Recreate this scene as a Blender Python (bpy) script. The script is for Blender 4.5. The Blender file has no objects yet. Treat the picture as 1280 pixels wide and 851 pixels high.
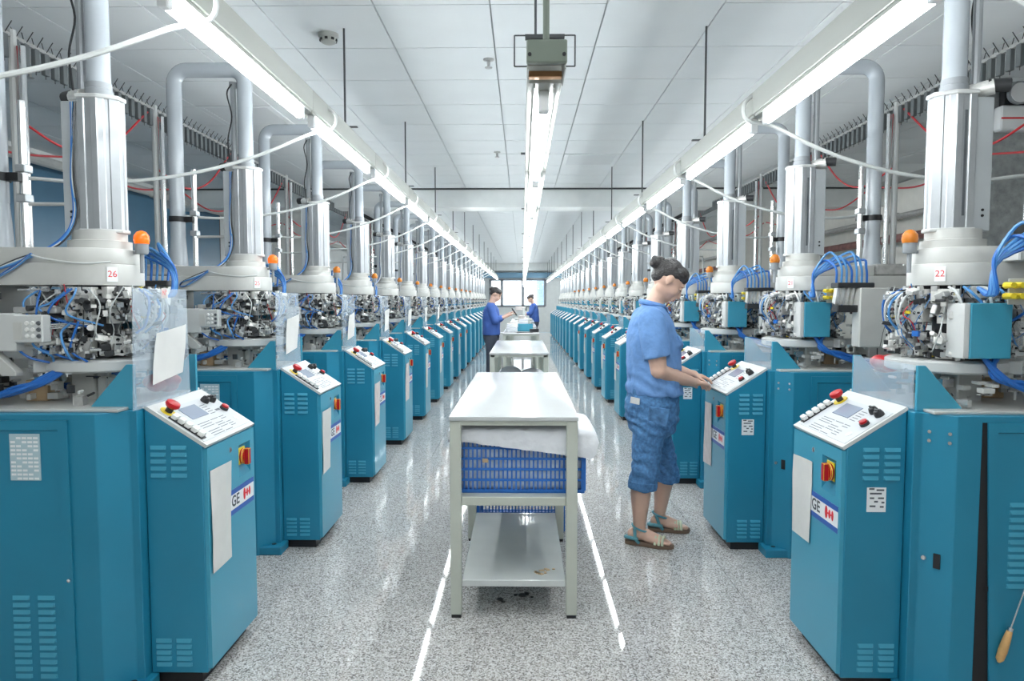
import bpy, bmesh, math, random
from math import radians as R, sin, cos, pi
from mathutils import Vector, Matrix, Euler

SC = bpy.context.scene
COL = SC.collection

# ------------------------------------------------------------------ camera, world, exposure
CAM_H = 1.36
cd = bpy.data.cameras.new('camera')
cam = bpy.data.objects.new('camera', cd)
COL.objects.link(cam)
cd.sensor_width = 36.0
cd.lens = 853.0 / 1280.0 * 36.0
cd.clip_end = 200
cam.location = (0, 0, CAM_H)
cam.rotation_euler = (R(90 - 3.39), 0, R(0.87))
SC.camera = cam

world = bpy.data.worlds.new('daylight')
SC.world = world
world.use_nodes = True
wn = world.node_tree
bg = wn.nodes['Background']
bg.inputs['Color'].default_value = (0.86, 0.93, 1.0, 1)
bg.inputs['Strength'].default_value = 1.5

SC.view_settings.view_transform = 'Standard'
SC.view_settings.look = 'None'
SC.view_settings.gamma = 1.0
SC.view_settings.exposure = 1.0
SC.cycles.use_denoising = True
SC.cycles.max_bounces = 10
SC.cycles.diffuse_bounces = 6
SC.cycles.glossy_bounces = 4
SC.cycles.transparent_max_bounces = 12
SC.cycles.caustics_reflective = False
SC.cycles.caustics_refractive = False

TUBE_STRENGTH = 26.0

# ------------------------------------------------------------------ materials
MATS = {}


def mat(name, color, rough=0.5, metal=0.0, var=0.0, scale=8.0, bump=0.0, bscale=60.0, spec=0.5, emit=None, estr=0.0, coat=0.0):
    m = bpy.data.materials.new(name)
    m.use_nodes = True
    nt = m.node_tree
    p = nt.nodes['Principled BSDF']
    p.inputs['Base Color'].default_value = (*color, 1)
    p.inputs['Roughness'].default_value = rough
    p.inputs['Metallic'].default_value = metal
    p.inputs['Specular IOR Level'].default_value = spec
    p.inputs['Coat Weight'].default_value = coat
    if emit:
        p.inputs['Emission Color'].default_value = (*emit, 1)
        p.inputs['Emission Strength'].default_value = estr
    if var or bump:
        tc = nt.nodes.new('ShaderNodeTexCoord')
    if var:
        n = nt.nodes.new('ShaderNodeTexNoise')
        n.inputs['Scale'].default_value = scale
        n.inputs['Detail'].default_value = 4
        nt.links.new(tc.outputs['Object'], n.inputs['Vector'])
        r = nt.nodes.new('ShaderNodeValToRGB')
        r.color_ramp.elements[0].position = 0.3
        r.color_ramp.elements[1].position = 0.7
        r.color_ramp.elements[0].color = (*[max(0, c * (1 - var)) for c in color], 1)
        r.color_ramp.elements[1].color = (*[min(1, c * (1 + var)) for c in color], 1)
        nt.links.new(n.outputs['Fac'], r.inputs['Fac'])
        nt.links.new(r.outputs['Color'], p.inputs['Base Color'])
    if bump:
        n2 = nt.nodes.new('ShaderNodeTexNoise')
        n2.inputs['Scale'].default_value = bscale
        n2.inputs['Detail'].default_value = 3
        nt.links.new(tc.outputs['Object'], n2.inputs['Vector'])
        b = nt.nodes.new('ShaderNodeBump')
        b.inputs['Strength'].default_value = bump
        b.inputs['Distance'].default_value = 0.02
        nt.links.new(n2.outputs['Fac'], b.inputs['Height'])
        nt.links.new(b.outputs['Normal'], p.inputs['Normal'])
    MATS[name] = m
    return m


mat('teal', (0.016, 0.215, 0.345), 0.38, var=0.06, scale=3.0, spec=0.5)
mat('teal_light_sheen', (0.045, 0.31, 0.45), 0.34, spec=0.6, coat=0.12)  # lighter teal; front doors' grazing aisle reflection is put into the colour
mat('casting', (0.56, 0.56, 0.535), 0.42, 0.15, var=0.05, scale=12)
mat('light_grey', (0.57, 0.58, 0.57), 0.45, var=0.03)
mat('alu', (0.44, 0.46, 0.48), 0.36, 0.6, var=0.04, scale=20)
mat('alu_plate', (0.50, 0.53, 0.55), 0.42, 0.4, var=0.03)
mat('steel', (0.72, 0.73, 0.74), 0.22, 0.95)
mat('bright_metal', (0.80, 0.79, 0.76), 0.34, 0.35, var=0.15, scale=40)
mat('mid_metal', (0.45, 0.45, 0.44), 0.35, 0.4, var=0.15, scale=40)
mat('dark_metal', (0.045, 0.047, 0.05), 0.4, 0.4)
mat('black', (0.012, 0.012, 0.014), 0.45)
mat('slot', (0.10, 0.11, 0.12), 0.5)
mat('white_panel', (0.50, 0.52, 0.54), 0.35)
mat('print_grey', (0.10, 0.11, 0.13), 0.5)
mat('screen', (0.26, 0.30, 0.38), 0.12)
mat('key', (0.80, 0.80, 0.78), 0.35)
mat('red', (0.46, 0.005, 0.012), 0.3)
mat('red_hose', (0.50, 0.02, 0.03), 0.4)
mat('yellow', (0.80, 0.62, 0.03), 0.4)
mat('orange_lit', (0.80, 0.13, 0.01), 0.25, emit=(1.0, 0.13, 0.005), estr=0.40)
mat('orange', (0.62, 0.19, 0.02), 0.25)
mat('blue_hose', (0.02, 0.14, 0.48), 0.35)
mat('pale_hose', (0.08, 0.27, 0.58), 0.35)
mat('white_cable', (0.55, 0.57, 0.56), 0.4)
mat('pipe_plastic', (0.47, 0.51, 0.55), 0.22, spec=0.6)
mat('paper', (0.64, 0.64, 0.62), 0.7, var=0.04, scale=14, bump=0.05, bscale=25)
mat('paper_pink', (0.64, 0.58, 0.56), 0.7, var=0.10, scale=20)
mat('label_blue', (0.03, 0.11, 0.42), 0.4)
mat('label_white', (0.82, 0.83, 0.84), 0.4)
mat('label_ink', (0.06, 0.07, 0.08), 0.5)
mat('label_red', (0.75, 0.02, 0.03), 0.4)
mat('label_grey', (0.42, 0.55, 0.60), 0.5)
mat('trunk_white', (0.40, 0.41, 0.38), 0.4)
mat('trunk_grey', (0.17, 0.20, 0.165), 0.5)
mat('copper', (0.62, 0.33, 0.16), 0.35, 0.5)
mat('tube_glow', (1, 1, 1), 0.5, emit=(0.93, 0.98, 1.0), estr=TUBE_STRENGTH)
mat('rod', (0.07, 0.075, 0.08), 0.5)
mat('table_top', (0.50, 0.51, 0.51), 0.20, var=0.02, scale=4)
mat('table_frame', (0.50, 0.52, 0.46), 0.4, var=0.04)
mat('shelf_board', (0.56, 0.58, 0.57), 0.14, var=0.04)
mat('crate_blue', (0.02, 0.15, 0.52), 0.35)
mat('bag_white', (0.78, 0.79, 0.83), 0.8, var=0.06, scale=9, bump=0.35, bscale=14)
mat('goods', (0.80, 0.84, 0.90), 0.9, var=0.2, scale=30, bump=0.4, bscale=30)
mat('cardboard', (0.55, 0.40, 0.24), 0.7)
mat('wood', (0.62, 0.36, 0.14), 0.4, var=0.2, scale=25)
mat('wall_white', (0.78, 0.80, 0.79), 0.8, var=0.03)
mat('wall_beige', (0.78, 0.77, 0.72), 0.8, var=0.04)
mat('wall_grey', (0.34, 0.36, 0.36), 0.9, var=0.22, scale=18, bump=0.4, bscale=50)
mat('window_blue', (0.10, 0.22, 0.33), 0.25, var=0.12, scale=1.2)
mat('frame_dark', (0.05, 0.055, 0.06), 0.5)
mat('frame_grey', (0.30, 0.32, 0.34), 0.5)
mat('soffit_blue', (0.20, 0.36, 0.50), 0.6)
mat('pillar_blue', (0.55, 0.68, 0.80), 0.7)
mat('sensor', (0.14, 0.155, 0.16), 0.5, 0.3)
mat('rust', (0.22, 0.10, 0.09), 0.6, var=0.3, scale=10)
mat('joint_grey', (0.48, 0.50, 0.51), 0.8)
mat('tile_ceiling', (0.72, 0.75, 0.76), 0.85, var=0.02, scale=3.0, bump=0.06, bscale=220)
mat('skin', (0.66, 0.42, 0.32), 0.5, var=0.07, scale=9)
mat('lip', (0.50, 0.17, 0.15), 0.4)
mat('hair', (0.028, 0.024, 0.024), 0.42, var=0.5, scale=60, bump=0.5, bscale=90)
mat('shirt', (0.14, 0.285, 0.57), 0.8, var=0.08, scale=24, bump=0.7, bscale=12)
mat('shirt_dark', (0.05, 0.12, 0.40), 0.75, var=0.1, scale=7, bump=0.35, bscale=11)
mat('denim', (0.070, 0.190, 0.385), 0.8, var=0.32, scale=55, bump=0.6, bscale=18)
mat('denim_light', (0.085, 0.21, 0.41), 0.8, var=0.4, scale=30)
mat('sole', (0.20, 0.13, 0.09), 0.6)
mat('strap', (0.10, 0.30, 0.36), 0.5)
mat('strap_pale', (0.55, 0.58, 0.42), 0.5)
mat('trousers_dark', (0.06, 0.07, 0.10), 0.8)
mat('outside_block', (0.30, 0.40, 0.48), 0.8)


def glass_mat(name, tint, mix_t=0.82, rough=0.08):
    m = bpy.data.materials.new(name)
    m.use_nodes = True
    nt = m.node_tree
    nt.nodes.clear()
    o = nt.nodes.new('ShaderNodeOutputMaterial')
    t = nt.nodes.new('ShaderNodeBsdfTransparent')
    t.inputs['Color'].default_value = (*tint, 1)
    g = nt.nodes.new('ShaderNodeBsdfPrincipled')
    g.inputs['Base Color'].default_value = (0.62, 0.70, 0.78, 1)
    g.inputs['Roughness'].default_value = rough
    mx = nt.nodes.new('ShaderNodeMixShader')
    tc = nt.nodes.new('ShaderNodeTexCoord')
    n = nt.nodes.new('ShaderNodeTexNoise')
    n.inputs['Scale'].default_value = 9
    n.inputs['Detail'].default_value = 5
    nt.links.new(tc.outputs['Object'], n.inputs['Vector'])
    mp = nt.nodes.new('ShaderNodeMapRange')
    mp.inputs['From Min'].default_value = 0.3
    mp.inputs['From Max'].default_value = 0.7
    mp.inputs['To Min'].default_value = 1 - mix_t - 0.07
    mp.inputs['To Max'].default_value = 1 - mix_t + 0.10
    nt.links.new(n.outputs['Fac'], mp.inputs['Value'])
    nt.links.new(mp.outputs['Result'], mx.inputs['Fac'])
    nt.links.new(t.outputs[0], mx.inputs[1])
    nt.links.new(g.outputs[0], mx.inputs[2])
    nt.links.new(mx.outputs[0], o.inputs['Surface'])
    MATS[name] = m


glass_mat('clear_sheet', (0.95, 0.97, 0.98), 0.72)
glass_mat('window_glass', (0.97, 0.99, 1.0), 0.93, 0.02)


def floor_mat():
    m = bpy.data.materials.new('terrazzo')
    m.use_nodes = True
    nt = m.node_tree
    p = nt.nodes['Principled BSDF']
    geo = nt.nodes.new('ShaderNodeNewGeometry')
    v = nt.nodes.new('ShaderNodeTexVoronoi')
    v.inputs['Scale'].default_value = 210
    nt.links.new(geo.outputs['Position'], v.inputs['Vector'])
    r = nt.nodes.new('ShaderNodeValToRGB')
    els = r.color_ramp.elements
    els[0].position = 0.0
    els[0].color = (0.16, 0.15, 0.145, 1)
    els[1].position = 1.0
    els[1].color = (0.76, 0.75, 0.74, 1)
    for pos, c in ((0.07, (0.20, 0.185, 0.175)), (0.17, (0.33, 0.305, 0.285)), (0.33, (0.45, 0.43, 0.41)), (0.55, (0.56, 0.545, 0.53)), (0.78, (0.67, 0.66, 0.65))):
        e = els.new(pos)
        e.color = (*c, 1)
    r.color_ramp.interpolation = 'CONSTANT'
    sep = nt.nodes.new('ShaderNodeSeparateColor')
    nt.links.new(v.outputs['Color'], sep.inputs['Color'])
    nt.links.new(sep.outputs['Red'], r.inputs['Fac'])
    n = nt.nodes.new('ShaderNodeTexNoise')
    n.inputs['Scale'].default_value = 1.3
    nt.links.new(geo.outputs['Position'], n.inputs['Vector'])
    mp = nt.nodes.new('ShaderNodeMapRange')
    mp.inputs['To Min'].default_value = 0.9
    mp.inputs['To Max'].default_value = 1.08
    nt.links.new(n.outputs['Fac'], mp.inputs['Value'])
    mul = nt.nodes.new('ShaderNodeVectorMath')
    mul.operation = 'SCALE'
    nt.links.new(r.outputs['Color'], mul.inputs[0])
    nt.links.new(mp.outputs['Result'], mul.inputs['Scale'])
    nt.links.new(mul.outputs['Vector'], p.inputs['Base Color'])
    p.inputs['Roughness'].default_value = 0.04
    p.inputs['Specular IOR Level'].default_value = 0.24
    MATS['terrazzo'] = m


floor_mat()

# ------------------------------------------------------------------ mesh helpers


class MB:
    def __init__(self):
        self.v, self.f, self.m = [], [], []
        self.mi = 0

    def add(self, vs, fs):
        o = len(self.v)
        self.v += [tuple(x) for x in vs]
        self.f += [tuple(i + o for i in f) for f in fs]
        self.m += [self.mi] * len(fs)
        return self

    def box(self, x0, x1, y0, y1, z0, z1, M=None):
        vs = [(x, y, z) for z in (z0, z1) for y in (y0, y1) for x in (x0, x1)]
        if M:
            vs = [M @ Vector(p) for p in vs]
        return self.add(vs, [(0, 2, 3, 1), (4, 5, 7, 6), (0, 1, 5, 4), (2, 6, 7, 3), (0, 4, 6, 2), (1, 3, 7, 5)])

    def cbox(self, c, s, rot=None):
        M = Matrix.Translation(Vector(c))
        if rot:
            M = M @ Euler(rot).to_matrix().to_4x4()
        return self.box(-s[0] / 2, s[0] / 2, -s[1] / 2, s[1] / 2, -s[2] / 2, s[2] / 2, M)

    def prism(self, poly, a, b, axis='z'):
        n = len(poly)
        T = {'z': lambda p, h: (p[0], p[1], h), 'y': lambda p, h: (p[0], h, p[1]), 'x': lambda p, h: (h, p[0], p[1])}[axis]
        vs = [T(p, a) for p in poly] + [T(p, b) for p in poly]
        fs = [tuple(range(n))[::-1], tuple(range(n, 2 * n))]
        fs += [(i, (i + 1) % n, n + (i + 1) % n, n + i) for i in range(n)]
        if axis == 'y':
            fs = [f[::-1] for f in fs]
        return self.add(vs, fs)

    def tube(self, pts, r, n=8, cap=True):
        pts = [Vector(p) for p in pts]
        rs = r if isinstance(r, (list, tuple)) else [r] * len(pts)
        vs, fs = [], []
        up = None
        for i, p in enumerate(pts):
            d = (pts[min(i + 1, len(pts) - 1)] - pts[max(i - 1, 0)])
            if d.length < 1e-9:
                d = Vector((0, 0, 1))
            d.normalize()
            if up is None:
                up = Vector((0, 0, 1)) if abs(d.z) < 0.9 else Vector((1, 0, 0))
            a = (up - d * up.dot(d))
            if a.length < 1e-6:
                a = Vector((1, 0, 0)) - d * d.x
            a.normalize()
            up = a
            b = d.cross(a)
            for k in range(n):
                t = 2 * pi * k / n
                vs.append(p + a * (cos(t) * rs[i]) + b * (sin(t) * rs[i]))
        for i in range(len(pts) - 1):
            for k in range(n):
                fs.append((i * n + k, i * n + (k + 1) % n, (i + 1) * n + (k + 1) % n, (i + 1) * n + k))
        if cap:
            fs.append(tuple(range(n))[::-1])
            fs.append(tuple((len(pts) - 1) * n + k for k in range(n)))
        return self.add(vs, fs)

    def lathe(self, prof, n=24, c=(0, 0), M=None):
        vs, fs = [], []
        for (r, z) in prof:
            for k in range(n):
                t = 2 * pi * k / n
                vs.append((c[0] + r * cos(t), c[1] + r * sin(t), z))
        for i in range(len(prof) - 1):
            for k in range(n):
                fs.append((i * n + k, i * n + (k + 1) % n, (i + 1) * n + (k + 1) % n, (i + 1) * n + k))
        fs.append(tuple(range(n))[::-1])
        fs.append(tuple((len(prof) - 1) * n + k for k in range(n)))
        if M:
            vs = [M @ Vector(p) for p in vs]
        return self.add(vs, fs)

    def ball(self, c, r, n=12, m=8, M=None):
        if not isinstance(r, (tuple, list)):
            r = (r, r, r)
        vs, fs = [], []
        for i in range(1, m):
            ph = pi * i / m
            for k in range(n):
                t = 2 * pi * k / n
                vs.append((r[0] * sin(ph) * cos(t), r[1] * sin(ph) * sin(t), -r[2] * cos(ph)))
        vs += [(0, 0, -r[2]), (0, 0, r[2])]
        b, tp = len(vs) - 2, len(vs) - 1
        for i in range(m - 2):
            for k in range(n):
                fs.append((i * n + k, i * n + (k + 1) % n, (i + 1) * n + (k + 1) % n, (i + 1) * n + k))
        for k in range(n):
            fs.append((b, (k + 1) % n, k))
            fs.append((tp, (m - 2) * n + k, (m - 2) * n + (k + 1) % n))
        vs = [Vector(p) for p in vs]
        if M:
            vs = [M @ p for p in vs]
        vs = [p + Vector(c) for p in vs]
        return self.add(vs, fs)

    def mesh(self, name, mats, bevel=0.0, seg=1, angle=35, smooth=True):
        me = bpy.data.meshes.new(name)
        me.from_pydata([tuple(p) for p in self.v], [], self.f)
        for x in (mats if isinstance(mats, (list, tuple)) else [mats]):
            me.materials.append(MATS[x])
        me.polygons.foreach_set('material_index', self.m)
        if bevel:
            bm = bmesh.new()
            bm.from_mesh(me)
            es = [e for e in bm.edges if len(e.link_faces) == 2 and e.calc_face_angle(0) > R(28)]
            bmesh.ops.bevel(bm, geom=es, offset=bevel, segments=seg, affect='EDGES', profile=0.7, clamp_overlap=True)
            bm.to_mesh(me)
            bm.free()
        if smooth:
            me.polygons.foreach_set('use_smooth', [True] * len(me.polygons))
            me.set_sharp_from_angle(angle=R(angle))
        me.update()
        return me


def link(name, me, parent=None, loc=None, rot=None, **props):
    o = bpy.data.objects.new(name, me)
    COL.objects.link(o)
    if parent:
        o.parent = parent
    if loc:
        o.location = loc
    if rot:
        o.rotation_euler = rot
    for k, v in props.items():
        o[k] = v
    return o


def empty(name, loc, rz=0, **props):
    o = bpy.data.objects.new(name, None)
    COL.objects.link(o)
    o.location = loc
    o.rotation_euler = (0, 0, rz)
    o.empty_display_size = 0.1
    for k, v in props.items():
        o[k] = v
    return o


def spline(ctrl, n=8):
    P = [Vector(p) for p in ctrl]
    P = [P[0] * 2 - P[1]] + P + [P[-1] * 2 - P[-2]]
    out = []
    for i in range(1, len(P) - 2):
        for s in range(n):
            t = s / n
            a, b, c, d = P[i - 1], P[i], P[i + 1], P[i + 2]
            out.append(0.5 * ((2 * b) + (c - a) * t + (2 * a - 5 * b + 4 * c - d) * t * t + (3 * b - a - 3 * c + d) * t ** 3))
    out.append(P[-2])
    return out


def text_mesh(body, size, M, bold=0.0):
    cu = bpy.data.curves.new('t', 'FONT')
    cu.body = body
    cu.size = size
    cu.offset = bold
    cu.align_x = 'CENTER'
    cu.align_y = 'CENTER'
    cu.resolution_u = 3
    o = bpy.data.objects.new('t', cu)
    COL.objects.link(o)
    dg = bpy.context.evaluated_depsgraph_get()
    me = bpy.data.meshes.new_from_object(o.evaluated_get(dg))
    vs = [M @ v.co for v in me.vertices]
    fs = [tuple(p.vertices) for p in me.polygons]
    bpy.data.objects.remove(o)
    bpy.data.curves.remove(cu)
    bpy.data.meshes.remove(me)
    return vs, fs


ORD = ['first', 'second', 'third', 'fourth', 'fifth', 'sixth', 'seventh', 'eighth', 'ninth', 'tenth', 'eleventh', 'twelfth', 'thirteenth', 'fourteenth', 'fifteenth', 'sixteenth', 'seventeenth', 'eighteenth', 'nineteenth', 'twentieth', 'twenty-first', 'twenty-second', 'twenty-third', 'twenty-fourth', 'twenty-fifth', 'twenty-sixth']

# ------------------------------------------------------------------ room shell
CEIL = CAM_H + 1.516
XW, Y0, Y1 = 4.9, -4.2, 28.7
BEAM_Y = 9.37

b = MB().box(-XW - .2, XW + .2, Y0 - .2, Y1 + .2, -0.2, -0.012)
floor = link('floor', b.mesh('floor', 'terrazzo'), kind='structure')
tile_me = MB().box(-.2993, .2993, -.2993, .2993, -0.011, 0.0).mesh('floor_tile', 'terrazzo')
tx = [0.413 - .3 + .6 * i for i in range(-3, 3)]
n = 0
far_tiles = MB()
ty = [3.12 - .3 + .6 * j for j in range(-12, 43)]
for y in ty:
    for ix in range(-8, 8):
        x = 0.413 - .3 + .6 * ix
        if -1.8 < x < 1.8 and 0.9 < y < 25.0 and n < 300:
            link('tile', tile_me, floor, (x, y, 0))
            n += 1
        else:
            far_tiles.box(x - .2993, x + .2993, y - .2993, y + .2993, -0.011, 0)
link('tiles_around', far_tiles.mesh('tiles_around', 'terrazzo'), floor, kind='stuff')

# ceiling grid of tiles
b = MB().box(-XW - .2, XW + .2, Y0 - .2, Y1 + .2, CEIL + 0.012, CEIL + 0.2)
ceiling = link('ceiling', b.mesh('ceiling', 'joint_grey'), kind='structure')
ct = MB().box(-.2955, .2955, -.2955, .2955, 0, 0.011).mesh('ceiling_tile', 'tile_ceiling')
VENTS = [(.732, 7.5), (.732, 3.3), (-2.268, 5.7), (4.332, 7.5)]
n = 0
rest = MB()
for j in range(-13, 42):
    y = 3.9 + .6 * j
    if y > Y1 or y < Y0:
        continue
    for i in range(-9, 9):
        x = -0.168 + .3 + .6 * i
        if abs(x) > XW:
            continue
        if any(abs(x - a) < .1 and abs(y - c) < .1 for a, c in VENTS):
            continue
        in_view = y > 2.4 and abs(x) < y * .78 and (y < BEAM_Y + 1.5 or abs(x) < 2.2)
        if in_view and n < 300:
            link('tile', ct, ceiling, (x, y, CEIL))
            n += 1
        else:
            rest.box(x - .2955, x + .2955, y - .2955, y + .2955, CEIL, CEIL + .011)
link('tiles_beyond', rest.mesh('tiles_beyond', 'tile_ceiling'), ceiling, kind='stuff')

# walls
link('wall_left', MB().box(-XW - .2, -XW, Y0, Y1, 0, CEIL).mesh('wall_left', 'wall_white'), kind='structure')
link('wall_right', MB().box(XW, XW + .2, Y0, Y1, 0, CEIL).mesh('wall_right', 'wall_beige'), kind='structure')
link('wall_front', MB().box(-XW, XW, Y0 - .2, Y0, 0, CEIL).mesh('wall_front', 'wall_white'), kind='structure')
WX0, WX1, WZ0, WZ1 = -1.35, 0.95, 1.10, 2.22
b = MB()
b.box(-XW, WX0, Y1, Y1 + .2, 0, CEIL)
b.box(WX1, XW, Y1, Y1 + .2, 0, CEIL)
b.box(WX0, WX1, Y1, Y1 + .2, 0, WZ0)
b.box(WX0, WX1, Y1, Y1 + .2, WZ1, CEIL)
link('wall_back', b.mesh('wall_back', 'wall_white'), kind='structure')
b = MB()
for x in (WX0, -.86, 0.02, WX1):
    b.box(x - .05, x + .05, Y1 - .04, Y1 + .08, WZ0, WZ1)
b.box(WX0, WX1, Y1 - .04, Y1 + .08, WZ0 - .04, WZ0 + .05)
b.box(WX0, WX1, Y1 - .04, Y1 + .08, WZ1 - .05, WZ1 + .04)
win = link('window_1', b.mesh('window_1', 'frame_grey'), kind='structure')
for (a, c) in ((WX0, -.86), (-.86, .02), (.02, WX1)):
    link('pane', MB().box(a + .05, c - .05, Y1 + .02, Y1 + .026, WZ0 + .05, WZ1 - .05).mesh('pane', 'window_glass'), win)
link('trim_1', MB().box(-2.2, 1.8, Y1 - .25, Y1 - .01, WZ1 + .06, WZ1 + .28).mesh('trim_1', 'soffit_blue'), kind='structure')
# a tall pale block outside the far window
b = MB()
b.box(1.2, 9, 50, 58, -3, 9)
for k in range(8):
    b.box(1.1, 9.1, 49.9, 50.0, -2 + 1.3 * k, -1.85 + 1.3 * k)
link('exterior_building', b.mesh('exterior_building', 'outside_block'), kind='structure')
# beam
link('beam', MB().box(-XW, XW, BEAM_Y, BEAM_Y + .4, CEIL - .255, CEIL + .005).mesh('beam', 'wall_white'), kind='structure')
link('trim_2', MB().box(-XW, XW, BEAM_Y - .02, BEAM_Y, CEIL - .02, CEIL).mesh('trim_2', 'frame_dark'), kind='structure')
link('beam', MB().box(-XW, XW, Y1 - .5, Y1 - .1, CEIL - .3, CEIL + .005).mesh('beam', 'wall_white'), kind='structure')
# left wall windows with blue film
for wi, (ya, yb) in enumerate(((2.4, 11.05), (11.6, 16.5))):
    w = link('window_%d' % (wi + 2), MB().box(-XW - .02, -XW + .012, ya, yb, 1.05, 2.80).mesh('window_left', 'frame_dark'), kind='structure')
    nn = 5
    for k in range(nn):
        a = ya + (yb - ya) * k / nn
        c = ya + (yb - ya) * (k + 1) / nn
        g = .012 if 0 < k else .05
        link('pane', MB().box(-XW + .01, -XW + .02, a + g, c - (.05 if k == nn - 1 else .012), 1.12, 2.75).mesh('pane', 'window_blue'), w)
# pillars
for (x0, x1, y, m) in ((3.3, 3.95, 5.0, 'wall_grey'), (-4.0, -3.4, 10.6, 'wall_beige'), (3.4, 4.0, 10.6, 'wall_beige')):
    link('pillar', MB().box(x0, x1, y, y + .5, 0, CEIL).mesh('pillar', m, bevel=.01), kind='structure')
# pipes along the walls
for (nm, x, z, r, m, lab) in (
    ('conduit_pipe', -4.6, 2.69, .05, 'casting', 'grey conduit pipe running along the top of the blue windows'),
    ('conduit_pipe', 4.5, 2.1, .05, 'rust', 'dark rusty pipe running along the beige right wall, lower one'),
    ('conduit_pipe', 4.6, 2.38, .035, 'mid_metal', 'grey steel pipe running along the beige right wall, upper one'),
):
    p = link(nm, MB().tube([(x, 1.5, z), (x, Y1 - .6, z)], r, 10).mesh(nm, m), label=lab, category='pipe')
    for k in range(9):
        link('clamp', MB().tube([(x, 2.5 + 3 * k, z), (x, 2.58 + 3 * k, z)], r + .012, 10).mesh('clamp', 'mid_metal'), p)

# ceiling vents
for i, (x, y) in enumerate(VENTS):
    v = empty('ceiling_vent', (x, y, CEIL), label=['slatted ceiling air vent beyond the middle light, near the beam', 'slatted ceiling air vent at the top edge, in front of the middle light', 'slatted ceiling air vent above the left machine row', 'slatted ceiling air vent near the right wall'][i], category='vent', group='ceiling air vents')
    b = MB()
    for (x0, x1, y0, y1) in ((-.2955, .2955, -.2955, -.25), (-.2955, .2955, .25, .2955), (-.2955, -.25, -.25, .25), (.25, .2955, -.25, .25)):
        b.box(x0, x1, y0, y1, -.004, .011)
    link('frame', b.mesh('frame', 'tile_ceiling'), v)
    link('backing', MB().box(-.26, .26, -.26, .26, .009, .0115).mesh('backing', 'black'), v)
    sm = MB().cbox((0, 0, 0), (.5, .024, .003), (R(-32), 0, 0)).mesh('slat', 'tile_ceiling')
    for k in range(11):
        link('slat', sm, v, (0, -.23 + .046 * k, .002))

# smoke detector, sprinklers
sd = empty('smoke_detector', (-1.11, 3.98, CEIL), label='cream round smoke detector on the ceiling by the left light row', category='detector')
link('base', MB().lathe([(.058, 0), (.058, -.014), (.05, -.02)][::-1], 24).mesh('base', 'trunk_white'), sd)
link('dome', MB().lathe([(.03, -.052), (.042, -.046), (.047, -.02)], 24).mesh('dome', 'trunk_white'), sd)
for k in range(8):
    link('slot', MB().cbox((.044 * cos(k * pi / 4), .044 * sin(k * pi / 4), -.034), (.012, .016, .012), (0, 0, k * pi / 4)).mesh('slot', 'black'), sd)
for i, (x, y, lab) in enumerate(((-.215, 4.4, 'small metal sprinkler head hanging from the ceiling, the one before the middle light'), (-.26, 7.1, 'small metal sprinkler head hanging from the ceiling, farther one of the middle pair'), (-3.25, 4.55, 'small metal sprinkler head hanging from the ceiling beside the left rail'))):
    s = empty('sprinkler', (x, y, CEIL), label=lab, category='sprinkler', group='ceiling sprinklers')
    link('rosette', MB().lathe([(.01, -.012), (.034, -.006), (.034, 0)], 16).mesh('rosette', 'mid_metal'), s)
    link('body', MB().lathe([(.007, -.05), (.011, -.03), (.011, -.008)], 10).mesh('body', 'mid_metal'), s)
    link('deflector', MB().lathe([(.024, -.054), (.024, -.050)], 12).mesh('deflector', 'mid_metal'), s)

# emergency light on the grey pillar
e = empty('emergency_light', (3.52, 5.0, 2.55), label='white twin-head emergency light box on the grey pillar', category='light')
link('body', MB().box(-.17, .22, -.09, -.002, 0, .17).mesh('body', 'label_white', bevel=.01), e)
link('stripe', MB().box(-.17, .22, -.092, -.09, .075, .087).mesh('stripe', 'label_red'), e)
link('bracket', MB().box(-.15, .2, -.07, -.02, .17, .29).mesh('bracket', 'black', bevel=.01), e)
for x in (-.06, .12):
    h = link('lamp_head', MB().lathe([(.055, 0), (.075, .03), (.08, .06), (.072, .062)], 20, M=Matrix.Translation((x, -.05, .25)) @ Matrix.Rotation(R(90), 4, 'X')).mesh('lamp_head', 'frame_grey'), e)
    link('lens', MB().lathe([(.068, 0), (.068, .004)], 20, M=Matrix.Translation((x, -.113, .25)) @ Matrix.Rotation(R(90), 4, 'X')).mesh('lens', 'label_white'), h)

# ------------------------------------------------------------------ light rows
PITCH = 1.335
tube_r = .017
LP = PITCH
HOUS = {}
for key, (a, c, hh) in {'left': (-.03, .034, .10), 'right': (-.034, .03, .10), 'middle': (-.05, .05, .062)}.items():
    hous = MB()
    hous.prism([(a, 0), (c, 0), (c, hh - .008), (c - .008, hh), (a + .008, hh), (a, hh - .008)], 0.002, LP - .002, 'y')
    hm = hous.mesh('housing', 'trunk_white', bevel=.003)
    lip = MB()
    w = .026 if key != 'middle' else .03
    lip.box(w - .004, w, .01, LP - .01, -.012, .0)
    lip.box(-w, -w + .004, .01, LP - .01, -.012, .0)
    HOUS[key] = (hm, lip.mesh('batten', 'trunk_white'))
tubem = MB().tube([(0, .1, -.045), (0, LP - .1, -.045)], tube_r, 12).mesh('tube', 'tube_glow')
hold = MB().cbox((0, 0, -.03), (.032, .035, .062)).mesh('lamp_holder', 'label_white', bevel=.004)


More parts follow.
